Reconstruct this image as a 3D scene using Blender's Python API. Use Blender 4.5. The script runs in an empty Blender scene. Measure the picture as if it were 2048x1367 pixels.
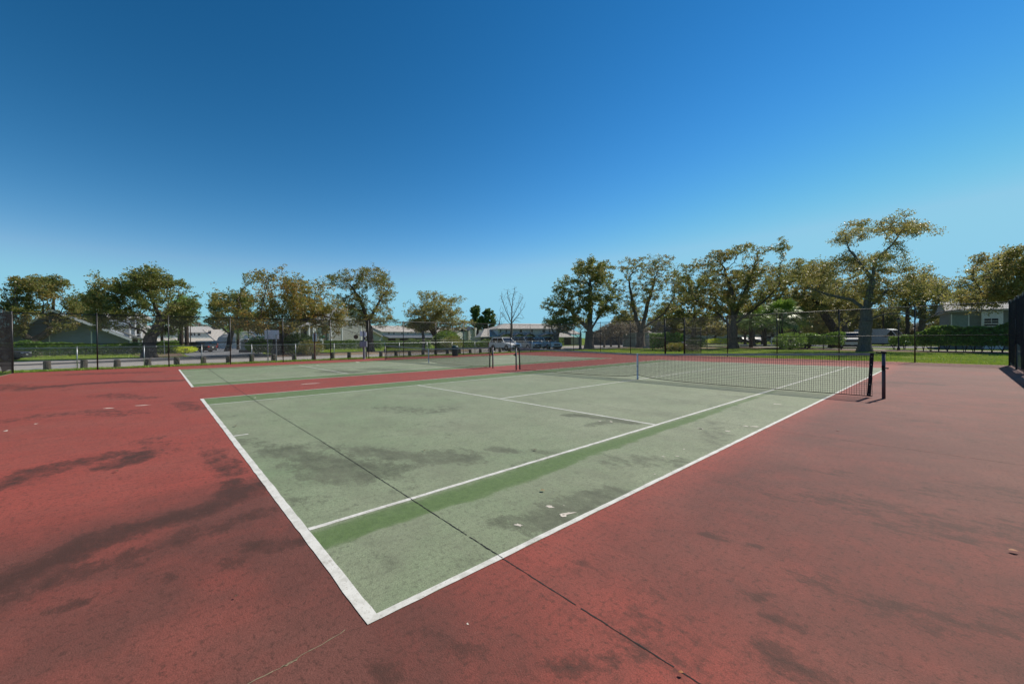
import bpy, math, random
import numpy as np
from mathutils import Vector, Matrix
rng = np.random.default_rng(7); random.seed(7)
PI = math.pi
scene = bpy.context.scene
COL = scene.collection
# ------------------------------------------------------------ camera model
CAM = np.array([2.0397, -0.7995, 1.4823]); YAW, PITCH, ROLL, FPX = -0.84181, -0.00803, -0.00908, 793.05
_c, _s = math.cos(YAW), math.sin(YAW)
_f = np.array([_s, _c, 0.]); _r = np.array([_c, -_s, 0.]); _u = np.array([0, 0, 1.])
CF = _f*math.cos(PITCH)+_u*math.sin(PITCH); CU0 = _u*math.cos(PITCH)-_f*math.sin(PITCH)
CR = _r*math.cos(ROLL)+CU0*math.sin(ROLL); CU = CU0*math.cos(ROLL)-_r*math.sin(ROLL)
cam_d = bpy.data.cameras.new('camera'); cam = bpy.data.objects.new('camera', cam_d); COL.objects.link(cam)
cam_d.sensor_width = 36; cam_d.lens = FPX*36/2048; cam_d.clip_end = 3000; cam_d.clip_start = .05
M = Matrix(((CR[0], CU[0], -CF[0], CAM[0]), (CR[1], CU[1], -CF[1], CAM[1]), (CR[2], CU[2], -CF[2], CAM[2]), (0, 0, 0, 1)))
cam.matrix_world = M; scene.camera = cam

def ray(x, y): return CF+CR*(x-1024)/FPX+CU*(683.5-y)/FPX
def G(x, y):
    d = ray(x, y); t = -CAM[2]/d[2]; return (CAM+t*d)[:2]
def hor(x):
    k = CF+CR*(x-1024)/FPX; return 683.5+FPX*k[2]/CU[2]
def at(x, Z):                       # ground point in column x at depth Z
    d = ray(x, hor(x)); t = Z/(d@CF); return (CAM+t*d)[:2]
def hz(x, y, Z):
    d = ray(x, y); return float((CAM+d*Z/(d@CF))[2])
def depth(p): return float((np.array([p[0], p[1], CAM[2]])-CAM)@CF)
def onX(x, X):
    d = ray(x, 675); t = (X-CAM[0])/d[0]; return (CAM+t*d)[:2]

# ------------------------------------------------------------ mesh helpers
def mesh_np(name, V, F, mats, smooth=False):
    """V (n,3); F (m,k) int array or list of such arrays"""
    me = bpy.data.meshes.new(name)
    if not isinstance(F, (list, tuple)): F = [F]
    F = [np.asarray(f, dtype=np.int32) for f in F if len(f)]
    V = np.asarray(V, dtype=np.float32)
    me.vertices.add(len(V)); me.vertices.foreach_set('co', V.ravel())
    nl = sum(f.size for f in F); npoly = sum(len(f) for f in F)
    me.loops.add(nl); me.polygons.add(npoly)
    me.loops.foreach_set('vertex_index', np.concatenate([f.ravel() for f in F]))
    tot = np.concatenate([np.full(len(f), f.shape[1], dtype=np.int32) for f in F])
    start = np.concatenate([[0], np.cumsum(tot)[:-1]]).astype(np.int32)
    me.polygons.foreach_set('loop_start', start)
    me.polygons.foreach_set('loop_total', tot)
    if smooth: me.polygons.foreach_set('use_smooth', np.ones(npoly, dtype=bool))
    me.update(calc_edges=True)
    for m in (mats if isinstance(mats, list) else [mats]): me.materials.append(m)
    return me
def link(name, me, parent=None):
    o = bpy.data.objects.new(name, me); COL.objects.link(o)
    if parent is not None: o.parent = parent
    return o
def tag(o, label=None, cat=None, group=None, kind=None):
    if label: o['label'] = label
    if cat: o['category'] = cat
    if group: o['group'] = group
    if kind: o['kind'] = kind
    return o
def thing(name, label, cat, loc=(0, 0, 0), rz=0, group=None):
    o = bpy.data.objects.new(name, None); COL.objects.link(o)
    o.empty_display_size = .2
    o.location = (loc[0], loc[1], loc[2] if len(loc) > 2 else 0); o.rotation_euler = (0, 0, rz)
    return tag(o, label, cat, group)

class MB:
    def __init__(s): s.v = []; s.f = []; s.p = []
    def add(s, vs, fs):
        b = len(s.v); s.p.append((len(s.v), len(s.f))); s.v += [tuple(map(float, q)) for q in vs]; s.f += [tuple(b+i for i in f) for f in fs]; return s
    def box(s, x0, x1, y0, y1, z0, z1):
        return s.add([(x0,y0,z0),(x1,y0,z0),(x1,y1,z0),(x0,y1,z0),(x0,y0,z1),(x1,y0,z1),(x1,y1,z1),(x0,y1,z1)],
                     [(0,3,2,1),(4,5,6,7),(0,1,5,4),(1,2,6,5),(2,3,7,6),(3,0,4,7)])
    def prism(s, poly, axis, a, b):
        """polygon in the other two axes extruded along axis from a to b"""
        def mk(p, t):
            return {'x': (t, p[0], p[1]), 'y': (p[0], t, p[1]), 'z': (p[0], p[1], t)}[axis]
        n = len(poly)
        return s.add([mk(p, a) for p in poly]+[mk(p, b) for p in poly],
                     [tuple(range(n)), tuple(range(2*n-1, n-1, -1))]+[(i, n+i, n+(i+1) % n, (i+1) % n) for i in range(n)])
    def tube(s, p, q, r0, r1=None, n=8, cap=True):
        r1 = r0 if r1 is None else r1
        p = Vector(p); q = Vector(q); d = (q-p).normalized()
        a = d.orthogonal().normalized(); b = d.cross(a)
        vs = []
        for (c, r) in ((p, r0), (q, r1)):
            for i in range(n):
                t = 2*PI*i/n; vs.append(c+a*math.cos(t)*r+b*math.sin(t)*r)
        fs = [(i, (i+1) % n, n+(i+1) % n, n+i) for i in range(n)]
        if cap: fs += [tuple(range(n-1, -1, -1)), tuple(range(n, 2*n))]
        return s.add(vs, fs)
    def lathe(s, prof, c=(0, 0, 0), n=12):
        vs = []; fs = []
        for r, z in prof:
            for i in range(n):
                t = 2*PI*i/n; vs.append((c[0]+r*math.cos(t), c[1]+r*math.sin(t), c[2]+z))
        for k in range(len(prof)-1):
            for i in range(n): fs.append((k*n+i, k*n+(i+1) % n, (k+1)*n+(i+1) % n, (k+1)*n+i))
        fs.append(tuple(range(n-1, -1, -1))); fs.append(tuple((len(prof)-1)*n+i for i in range(n)))
        return s.add(vs, fs)
    def build(s, name, mat, parent=None, smooth=False, bevel=0):
        me = bpy.data.meshes.new(name); me.from_pydata(s.v, [], s.f); me.update()
        me.materials.append(mat)
        if smooth: me.polygons.foreach_set('use_smooth', [True]*len(me.polygons))
        o = link(name, me, parent)
        if bevel:
            m = o.modifiers.new('bevel', 'BEVEL'); m.width = bevel; m.segments = 2; m.limit_method = 'ANGLE'
        return o

def build_each(m, name, mat, parent):
    ends = m.p[1:]+[(len(m.v), len(m.f))]
    for (v0, f0), (v1, f1) in zip(m.p, ends):
        q = MB(); q.add(m.v[v0:v1], [tuple(i-v0 for i in f) for f in m.f[f0:f1]]); q.build(name, mat, parent)

# ------------------------------------------------------------ materials
class NT:
    def __init__(s, name):
        s.m = bpy.data.materials.new(name); s.m.use_nodes = True; s.t = s.m.node_tree; s.t.nodes.clear()
        s.out = s.t.nodes.new('ShaderNodeOutputMaterial')
    def n(s, typ, **kw):
        x = s.t.nodes.new(typ)
        for k, v in kw.items():
            if k == 'i':
                for kk, vv in v.items():
                    if hasattr(vv, 'is_output') : s.t.links.new(vv, x.inputs[kk])
                    else: x.inputs[kk].default_value = vv
            else: setattr(x, k, v)
        return x
    def coord(s): return s.n('ShaderNodeTexCoord').outputs['Object']
    def pos(s): return s.n('ShaderNodeNewGeometry').outputs['Position']
    def noise(s, vec, scale, detail=4, rough=.55, w=None):
        x = s.n('ShaderNodeTexNoise', i={'Vector': vec, 'Scale': scale, 'Detail': detail, 'Roughness': rough}); return x.outputs['Fac']
    def ramp(s, fac, stops, interp='LINEAR'):
        r = s.n('ShaderNodeValToRGB', i={'Fac': fac}); r.color_ramp.interpolation = interp
        e = r.color_ramp.elements
        while len(e) < len(stops): e.new(.5)
        for el, (p, c) in zip(e, stops):
            el.position = p; el.color = (*c, 1) if not isinstance(c, (int, float)) else (c, c, c, 1)
        return r.outputs['Color']
    def mix(s, fac, a, b, typ='MIX'):
        x = s.n('ShaderNodeMix', data_type='RGBA', blend_type=typ)
        for sock, v in ((x.inputs[0], fac), (x.inputs[6], a), (x.inputs[7], b)):
            if hasattr(v, 'is_output'): s.t.links.new(v, sock)
            else: sock.default_value = v if isinstance(v, (int, float)) else (*v, 1)
        return x.outputs[2]
    def math(s, op, a, b=0., clamp=False):
        x = s.n('ShaderNodeMath', operation=op, use_clamp=clamp)
        for i, v in enumerate((a, b)):
            if hasattr(v, 'is_output'): s.t.links.new(v, x.inputs[i])
            else: x.inputs[i].default_value = v
        return x.outputs[0]
    def attr(s, name): return s.n('ShaderNodeAttribute', attribute_name=name).outputs['Fac']
    def bump(s, h, strength=.3, dist=.01):
        return s.n('ShaderNodeBump', i={'Height': h, 'Strength': strength, 'Distance': dist}).outputs['Normal']
    def stretch(s, vec, sc, rot=0):
        return s.n('ShaderNodeMapping', i={'Vector': vec, 'Scale': sc, 'Rotation': (0, 0, rot)}).outputs['Vector']
    def principled(s, color, rough=.8, normal=None, metal=0., spec=.5, **kw):
        p = s.n('ShaderNodeBsdfPrincipled')
        for k, v in (('Base Color', color), ('Roughness', rough), ('Metallic', metal), ('Specular IOR Level', spec)):
            if hasattr(v, 'is_output'): s.t.links.new(v, p.inputs[k])
            else: p.inputs[k].default_value = (*v, 1) if isinstance(v, (tuple, list)) else v
        if normal is not None: s.t.links.new(normal, p.inputs['Normal'])
        for k, v in kw.items(): p.inputs[k.replace('_', ' ')].default_value = v
        s.t.links.new(p.outputs[0], s.out.inputs[0]); return s.m
_mc = {}
def simple(name, col, rough=.7, var=.25, scale=8, metal=0., bump=.15, spec=.5):
    if name in _mc: return _mc[name]
    t = NT(name); v = t.coord(); n = t.noise(v, scale, 5)
    a = tuple(c*(1-var) for c in col); b = tuple(min(1, c*(1+var)) for c in col)
    _mc[name] = t.principled(t.ramp(n, [(.3, a), (.7, b)]), rough, t.bump(t.noise(v, scale*4, 4), bump, .01), metal, spec)
    return _mc[name]
def siding(name, col, pitch=.16, vert=False):
    if name in _mc: return _mc[name]
    t = NT(name); v = t.coord()
    sep = t.n('ShaderNodeSeparateXYZ', i={'Vector': v})
    z = sep.outputs['X' if vert else 'Z']
    fr = t.math('FRACT', t.math('DIVIDE', z, pitch))
    n = t.noise(t.stretch(v, (.6, .6, 2.)), 1.4, 5)
    c = t.ramp(n, [(.3, tuple(x*.82 for x in col)), (.7, tuple(min(1, x*1.1) for x in col))])
    c = t.mix(t.math('LESS_THAN', fr, .1), c, tuple(x*.6 for x in col))
    _mc[name] = t.principled(c, .75, t.bump(fr, .8, .03)); return _mc[name]
def leafmat(name, stops, trans=.45, clump=.5, dark=.55):
    t = NT(name)
    rnd = t.n('ShaderNodeNewGeometry').outputs['Random Per Island']
    nz = t.noise(t.coord(), clump, 3)
    fac = t.math('ADD', t.math('MULTIPLY', rnd, .5), t.math('MULTIPLY', t.math('SUBTRACT', nz, .25), 1.0), True)
    c = t.ramp(fac, [(p, tuple(min(.9, x*2.55) for x in cc)) for p, cc in stops])
    d = t.n('ShaderNodeBsdfPrincipled', i={'Base Color': c, 'Roughness': .42, 'Specular IOR Level': .55})
    tr = t.n('ShaderNodeBsdfTranslucent', i={'Color': t.mix(.5, c, (.16, .15, .02), 'ADD')})
    mx = t.n('ShaderNodeMixShader', i={0: trans, 1: d.outputs[0], 2: tr.outputs[0]})
    t.t.links.new(mx.outputs[0], t.out.inputs[0]); return t.m

# numpy value noise
def vnoise(x, y, scale, seed):
    r = np.random.default_rng(seed); L = r.random((257, 257))
    fx = x/scale+1000; fy = y/scale+1000
    ix = np.floor(fx).astype(int); iy = np.floor(fy).astype(int); tx = fx-ix; ty = fy-iy
    tx = tx*tx*(3-2*tx); ty = ty*ty*(3-2*ty); a = ix % 256; b = iy % 256
    return (L[a, b]*(1-tx)+L[a+1, b]*tx)*(1-ty)+(L[a, b+1]*(1-tx)+L[a+1, b+1]*tx)*ty
def fbm(x, y, scale, seed, o=4):
    s = 0; amp = 1; tot = 0
    for k in range(o):
        s = s+amp*vnoise(x, y, scale/2**k, seed+k); tot += amp; amp *= .55
    return s/tot

# ------------------------------------------------------------ court surface
XL, XR, YN = -29.35, 3.95, -6.15
def yfar(x): return 29.5+(3.75-x)*(3.6/32.95)
def axis(a, b, dense0, dense1, d, c):
    out = list(np.arange(a, dense0, c))+list(np.arange(dense0, dense1, d))+list(np.arange(dense1, b, c))+[b]
    return np.unique(np.round(np.array(out), 4))
def segdist(X, Y, pts):
    best = np.full(X.shape, 1e9)
    for (a, b) in zip(pts[:-1], pts[1:]):
        a = np.array(a); b = np.array(b); ab = b-a; L2 = max(ab@ab, 1e-9)
        t = np.clip(((X-a[0])*ab[0]+(Y-a[1])*ab[1])/L2, 0, 1)
        best = np.minimum(best, np.hypot(X-a[0]-t*ab[0], Y-a[1]-t*ab[1]))
    return best
def strokes(X, Y, lst, seed):
    w1 = fbm(X, Y, .9, seed)-.5; w2 = fbm(X, Y, .25, seed+9)-.5; out = np.zeros_like(X)
    for k, (pts, rad, st) in enumerate(lst):
        P = [G(*p) for p in pts]
        if len(P) == 1: P = [P[0], P[0]+1e-4]
        d = segdist(X+w1*rad*1.8, Y+w1[::-1, ::-1]*rad*1.8, P)+w2*rad*1.1
        out = np.maximum(out, st*np.clip(1.35-d/(rad*1.5), 0, 1))
    return np.clip(out, 0, 1)
def grid_sheet(name, xs, ys, zfun, mat, attrs):
    X, Y = np.meshgrid(xs, ys); 
    Yw = Y if zfun is None else zfun(X, Y)
    nx, ny = len(xs), len(ys)
    idx = np.arange(nx*ny).reshape(ny, nx)
    F = np.stack([idx[:-1, :-1].ravel(), idx[:-1, 1:].ravel(), idx[1:, 1:].ravel(), idx[1:, :-1].ravel()], 1)
    z = attrs.pop('_z')
    V = np.stack([X.ravel(), Yw.ravel(), np.full(X.size, z)], 1)
    me = mesh_np(name, V, F, mat)
    for k, fn in attrs.items():
        a = me.attributes.new(k, 'FLOAT', 'POINT'); a.data.foreach_set('value', fn(X, Yw).astype(np.float32).ravel())
    return link(name, me)
red_strokes = [
 ([(-60,1185),(0,1165),(100,1120),(200,1075),(290,1050),(400,1022),(480,992),(535,965)], .13, .95),
 ([(120,1150),(250,1112),(380,1066),(520,1022)], .10, .6),
 ([(60,1190),(200,1140),(300,1120)], .07, .4),
 ([(452,965),(462,985),(478,1000)], .09, .9), ([(425,905),(450,945)], .14, .55), ([(400,880),(440,890)], .2, .25),
 ([(500,1092),(545,1090),(590,1082)], .07, .75), ([(455,1118),(470,1125)], .07, .6),
 ([(125,1216),(150,1210)], .04, .95), ([(0,1205),(20,1200)], .06, .8), ([(330,1150),(345,1165)], .04, .5),
 ([(-20,975),(60,955),(140,925),(220,912)], .22, .65), ([(240,928),(270,918),(290,905)], .14, .85), ([(290,880),(330,905)], .2, .35),
 ([(60,776),(160,768),(260,762),(330,762)], .35, .7), ([(-20,845),(90,832),(170,825),(240,828)], .35, .4),
 ([(10,770),(60,778)], .5, .5), ([(200,790),(300,795)], .3, .45), ([(350,805),(385,818)], .2, .5), ([(150,748),(300,744)], .6, .5),
 ([(840,1260),(900,1300),(960,1310)], .05, .5), ([(1090,1340),(1220,1330)], .05, .6), ([(760,1330),(800,1360)], .05, .5),
 ([(1700,1000),(1900,1060),(2048,1080)], .3, .45), ([(1850,980),(2048,990)], .25, .35), ([(1450,960),(1600,1000),(1750,1010)], .1, .35),
 ([(1580,1150),(1700,1180),(1850,1240),(2048,1250)], .12, .4), ([(1500,1180),(1560,1240)], .06, .6), ([(1540,1300),(1640,1340)], .08, .6),
 ([(1420,1070),(1450,1085)], .04, .8), ([(1520,1090),(1540,1095)], .03, .8), ([(1300,1180),(1380,1230)], .08, .3), ([(1600,935),(1700,950)], .12, .35),
 ([(1630,765),(1760,768)], .5, .35), ([(1780,764),(1870,768)], .25, .7), ([(1820,830),(2040,860)], .5, .25), ([(1800,760),(2000,780)],.6,.2)]
def red_fade(X, Y):
    f = .12+.35*(fbm(X, Y, 2.6, 31)-.35)
    # lower-left worn zone near the viewer, with vignette darkening mixed into the colour
    d = np.clip((-.15*X*0+(-(Y)-0.0+(X+2.2)*.28))/.9+.15, 0, 1)
    near = np.clip((1.2-(Y+.15*X))/1.0, 0, 1)*np.clip((X+3.4)/1.0, 0, 1)*np.clip((Y+4)/2., 0, 1)
    f = f+near*.85*np.clip(.3+fbm(X, Y, .5, 77)*1.2, 0, 1)
    # the whole right side is greyer and browner
    right = np.clip((X+.02)/.5, 0, 1)*np.clip((Y-.8)/.8, 0, 1)
    f = f+right*(.68+.5*(fbm(X, Y, 1.1, 91)-.4))
    return np.clip(f, 0, 1)
def red_stain(X, Y):
    s = strokes(X, Y, red_strokes, 5)
    r = np.clip((fbm(X*.6+Y*.25, Y*1.6, .8, 55, 5)-.60)*4, 0, 1)*.5
    zone = np.where(X > 0, 1, np.where(X > -11, .6, .8))
    return np.clip(np.maximum(s, r*zone), 0, 1)
def court_mat(name, vivid, worn, dark, pale, green=False):
    t = NT(name); v = t.pos()
    st = t.attr('stain'); fd = t.attr('fade')
    fine = t.noise(v, 28, 6, .7); med = t.noise(v, 3.2, 6, .65); big = t.noise(v, .55, 4, .6)
    streak = t.noise(t.stretch(v, (9, 1.2, 1), .5), 2.2, 5, .7)
    grit = t.noise(v, 160, 2, .6)
    c = t.mix(t.math('ADD', fd, t.math('MULTIPLY', t.math('SUBTRACT', med, .5), .9), True), vivid, worn)
    c = t.mix(t.ramp(big, [(.45, 0.), (.75, .4)]), c, pale)
    wisp = t.noise(t.stretch(v, (1, 1.7, 1), .25), 4.2, 12, .72); wisp2 = t.noise(v, 17, 8, .75)
    s1 = t.math('ADD', st, t.math('ADD', t.math('MULTIPLY', t.math('SUBTRACT', wisp, .5), 2.6), t.math('MULTIPLY', t.math('SUBTRACT', wisp2, .5), 1.1)))
    s1 = t.math('MULTIPLY', s1, t.ramp(st, [(.02, .25), (.3, 1.)]))
    s2 = t.ramp(s1, [(.24, 0.), (.52, .6), (.95, 1.)])
    c = t.mix(s2, c, dark)
    # streaky grime and specks
    c = t.mix(t.ramp(streak, [(.52, 0.), (.75, .35)]), c, dark)
    c = t.mix(t.ramp(wisp, [(.30, .4), (.46, 0.)]), c, dark); c = t.mix(t.ramp(wisp2, [(.56, 0.), (.72, .35)]), c, pale)
    c = t.mix(t.ramp(fine, [(.36, .6), (.48, 0.)]), c, dark)
    f2 = t.noise(v, 130, 5, .8); c = t.mix(t.ramp(f2, [(.38, .65), (.52, 0.)]), c, dark); c = t.mix(t.ramp(f2, [(.58, 0.), (.68, .5)]), c, pale)
    c = t.mix(t.ramp(grit, [(.62, 0.), (.78, .35)]), c, pale)
    if green:
        gr = t.noise(t.stretch(v, (1, 1.6, 1), .3), .9, 9, .68); c = t.mix(t.ramp(gr, [(.46, 0.), (.68, .55)]), c, (.165, .175, .12)); gr2 = t.noise(t.stretch(v, (2.2, 1, 1), .2), 2.6, 9, .7); c = t.mix(t.ramp(gr2, [(.55, 0.), (.75, .5)]), c, (.13, .14, .095))
        vv_ = t.math('ADD', t.attr('vivid'), t.math('ADD', t.math('MULTIPLY', t.math('SUBTRACT', wisp, .5), .8), t.math('MULTIPLY', t.math('SUBTRACT', gr2, .5), .9)))
        vm = t.math('MULTIPLY', t.ramp(vv_, [(.28, 0.), (.62, .75), (1., .9)]), t.ramp(t.attr('vivid'), [(.02, 0.), (.2, 1.)]))
        c = t.mix(vm, c, t.mix(t.ramp(wisp2, [(.35, 0.), (.65, 1.)]), (.075, .125, .040), (.115, .185, .06)))
    h = t.math('ADD', t.math('MULTIPLY', t.noise(v, 55, 5, .75), 1.), t.math('MULTIPLY', grit, .6))
    return t.principled(c, .78, t.bump(h, .55, .006), spec=.28)
M_red = court_mat('red acrylic court', (.365, .076, .055), (.145, .052, .040), (.066, .030, .022), (.28, .115, .088))
M_grn = court_mat('green acrylic court', (.205, .275, .155), (.275, .305, .20), (.095, .105, .068), (.36, .38, .27), True)
xs = axis(XL, XR, -12.5, XR, .1, .3); ysn = axis(0, 1, .0, .62, .0026, .012)
def warpY(X, T):                    # T in 0..1 -> Y from YN to yfar(x)
    return YN+(yfar(X)-YN)*T
o = grid_sheet('court_surface', xs, ysn, warpY, M_red, {'_z': .0, 'stain': red_stain, 'fade': red_fade}); tag(o, kind='structure')
# slab edge
e = MB(); e.box(XL-.06, XR+.06, YN-.06, 29.3, -.2, -.006); e.build('court_edge', simple('slab edge', (.3, .27, .24))); tag(bpy.data.objects['court_edge'], kind='structure')
green_strokes = [
 ([(560,905),(640,925),(700,945),(760,950)], .28, .75), ([(490,880),(560,900)], .15, .5), ([(640,890),(700,900)], .2, .4),
 ([(730,905),(800,912),(880,915),(930,915)], .22, .75), ([(850,905),(900,900)], .15, .6), ([(760,815),(860,822),(900,815)], .3, .45),
 ([(990,895),(1030,900)], .1, .7), ([(1060,900),(1110,905)], .1, .5), ([(700,850),(900,850)], .3, .25),
 ([(1140,830),(1230,838),(1260,845)], .12, .9), ([(1180,850),(1230,842)], .12, .6), ([(1060,1045),(1100,1030),(1160,1010),(1240,985)], .16, .75),
 ([(1080,1050),(1140,1040)], .08, .8), ([(985,1045),(1010,1050)], .06, .8), ([(1240,920),(1350,925)], .2, .4), ([(1330,800),(1500,820)], .3, .3),
 ([(920,1130),(960,1110)], .05, .6), ([(760,1110),(800,1130)], .1, .3), ([(560,1000),(620,1005)],.15,.35), ([(1030,930),(1120,910)],.12,.35),
 ([(660,742),(700,744)], .5, .8), ([(680,752),(760,748),(820,742)], .45, .95), ([(730,758),(800,754)], .35, .7), ([(740,737),(790,740)], .5, .6), ([(600,735),(680,738)], .4, .4)]
def gstain(X, Y):
    s = strokes(X, Y, green_strokes, 15)
    r = np.clip((fbm(X+.4*Y, Y, .9, 155, 5)-.58)*3.5, 0, 1)*.5
    return np.maximum(s, r)
def gfade(X, Y): return np.clip(.15+1.1*(fbm(X, Y, 3., 131)-.3)+np.clip(Y/16, 0, .5), 0, 1)
def vivid(x0):
    def fn(X, Y):
        # unfaded darker paint: outer alley bands
        w = (fbm(X, Y, .5, 201)-.5)*.16; lx = X-x0     # lx in -10.97..0
        out = -.86-.024*Y                               # outer edge of the band
        near = np.clip((lx+1.32)/.06, 0, 1)*np.clip((out-lx+w)/.10, 0, 1)*np.clip(.75+.5*np.clip((lx+1.3)/.3, 0, 1), 0, 1)
        near = near*np.clip(1.15-Y/28, .3, 1)
        far = np.clip((-9.62-lx)/.05, 0, 1)*.62
        return np.clip((near if x0 == 0 else np.clip((lx+1.32)/.06, 0, 1)*.62)+far, 0, 1)
    return fn
for x0, dx, dy in ((0., .09, .09), (-14.55, .25, .2)):
    o = grid_sheet('court_paint', np.linspace(x0-10.97, x0, int(10.97/dx)), np.linspace(0, 23.77, int(23.77/dy)), None, M_grn,
                   {'_z': .002, 'stain': gstain, 'fade': gfade, 'vivid': vivid(x0)}); tag(o, kind='structure')
t = NT('court line paint'); v = t.pos()
n1 = t.noise(v, 7, 6, .75); n2 = t.noise(v, 60, 3, .7)
c = t.ramp(n1, [(.3, (.42, .41, .36)), (.55, (.66, .65, .60)), (.8, (.72, .71, .67))])
c = t.mix(t.ramp(n2, [(.30, .8), (.40, 0.)]), c, (.3, .27, .22))
wr = t.math('MULTIPLY', t.ramp(t.noise(t.stretch(v, (1, 1, 1)), 3.1, 5, .8), [(.6, 0.), (.68, 1.)]), t.ramp(t.noise(v, 24, 4, .8), [(.45, 0.), (.55, 1.)]))
c = t.mix(t.math('MULTIPLY', wr, .75), c, (.26, .22, .17))
M_line = t.principled(c, .7, t.bump(n2, .3, .004))
def strip(mb, a, b, w, z, n=None, wob=.002):
    """painted strip from a to b of full width w, edges slightly uneven"""
    a = np.array(a, float); b = np.array(b, float); L = np.hypot(*(b-a)); d = (b-a)/L; nn = np.array([-d[1], d[0]])
    n = n or max(2, int(L/.12)); ts = np.linspace(0, L, n+1)
    l = w/2+rng.normal(0, wob, n+1); r = w/2+rng.normal(0, wob, n+1)
    vs = [(*(a+d*q-nn*rr), z) for q, rr in zip(ts, r)]+[(*(a+d*q+nn*ll), z) for q, ll in zip(ts, l)]
    mb.add(vs, [(i, i+1, n+2+i, n+1+i) for i in range(n)])
lines = MB()
for x0 in (0., -14.55):
    z = .004
    strip(lines, (x0-.025, .065), (x0-.025, 23.70), .05, z); strip(lines, (x0-10.945, .065), (x0-10.945, 23.70), .05, z)
    strip(lines, (x0, .03), (x0-10.97, .03), .068, z); strip(lines, (x0-10.97, 23.73), (x0, 23.73), .06, z)
    for lx in (-1.345, -9.625): strip(lines, (x0+lx, .066), (x0+lx, 23.698), .05, z)
    for ly in (5.485, 18.285): strip(lines, (x0-1.372, ly), (x0-9.598, ly), .05, z)
    strip(lines, (x0-5.485, 5.512), (x0-5.485, 18.258), .05, z)
    strip(lines, (x0-5.485, .066), (x0-5.485, .26), .05, z, 4); strip(lines, (x0-5.485, 23.698), (x0-5.485, 23.5), .05, z, 4)
o = lines.build('court_lines', M_line); tag(o, kind='structure')
# expansion joints and cracks: recessed-looking black filler laid in the slab
M_crack = simple('crack filler', (.018, .016, .015), .9)
ck = MB()
def crack(pts, w, z=None, jit=.008, step=.06):
    P = [np.array(p, float) for p in pts]; out = []
    for a, b in zip(P[:-1], P[1:]):
        L = np.hypot(*(b-a)); n = max(1, int(L/step)); nn = np.array([-(b-a)[1], (b-a)[0]])/L
        for i in range(n): out.append((a+(b-a)*i/n+nn*rng.normal(0, jit), nn))
    out.append((P[-1], nn)); k = 0
    for (p, n1_), (q, n2_) in zip(out[:-1], out[1:]):
        wa = w*rng.uniform(.35, 1.)/2; wb = w*rng.uniform(.35, 1.)/2
        if rng.random() < .01: continue
        zz = .0052 if (0 <= p[1] <= 23.8 and (-10.99 < p[0] < .02 or -25.54 < p[0] < -14.53)) else .0016
        ck.add([(*(p-n1_*wa), zz), (*(q-n2_*wb), zz), (*(q+n2_*wb), zz), (*(p+n1_*wa), zz)], [(0, 1, 2, 3)])
crack([(3.9, .90), (0, .92), (-4.3, .98), (-9.1, .98)], .010, step=.035, jit=.0015)
crack([(-9.1, .98), (-14.5, 1.05)], .015, jit=.003); crack([(-14.5, 1.05), (-25.3, 1.22)], .022, jit=.003)
crack([(3.9, 6.52), (0, 6.42), (-3.5, 6.4)], .008, jit=.005); crack([(-3.5, 6.4), (-10.97, 6.3)], .006)
crack([(-11.2, -.1), (-11.0, -1.2), (-11.3, -2.2), (-11.9, -3.4)], .012)
o = ck.build('court_cracks', M_crack); tag(o, kind='structure')
ck = MB(); crack([(-.04, -.1), (0, -.4), (0, -.75)], .007, jit=.003, step=.03); crack([(-.01, -.33), (.0, -.40)], .016, jit=.005, step=.010)
o = ck.build('court_joint', simple('joint sand', (.24, .19, .12), .95)); tag(o, kind='structure')
# chips where paint came off to pale concrete
ch = MB()
def chip(px, py, a, b, rot, n=13):
    c = G(px, py); k = []; zc_ = .0046 if (c[0] < 0 and 0 < c[1] < 23.8 and not -14.5 < c[0] < -11) else .0018
    for i in range(n):
        th = 2*PI*i/n; r = rng.uniform(.45, 1.15); x = a*math.cos(th)*r; y = b*math.sin(th)*r
        k.append((c[0]+x*math.cos(rot)-y*math.sin(rot), c[1]+x*math.sin(rot)+y*math.cos(rot)))
    ch.add([(x, y, zc_) for x, y in k]+[(c[0], c[1], zc_)], [(i, (i+1) % n, n) for i in range(n)])
for q in [(1037,1050,.04,.026,.6),(1100,1013,.045,.026,.3),(1137,1027,.075,.026,1.1),(1128,1032,.032,.03,0),(1128,1011,.008,.006,0),(1490,852,.05,.03,.3),(1510,853,.07,.03,.7),(1400,857,.05,.03,0),
          (1400,857,.05,.03,0),(1455,862,.05,.03,.2),(1327,913,.02,.014,0),(1355,912,.022,.014,.4),(1310,948,.015,.01,0),(1368,898,.018,.015,0),(1555,808,.1,.05,0),(285,810,.17,.05,1.2),(217,816,.13,.05,.9),(618,767,.4,.06,1.4),
          (1222,843,.04,.03,0),(1200,842,.035,.02,0),(510,795,.06,.03,0),(935,1247,.009,.006,0),(12,861,.05,.03,0),(72,847,.05,.03,0),(1700,732,.3,.1,0),(635,730,.3,.08,0),(715,724,.4,.1,0)]:
    chip(*q)
o = ch.build('court_chips', simple('bare concrete chip', (.62, .56, .48), .9)); tag(o, kind='structure')

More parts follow.
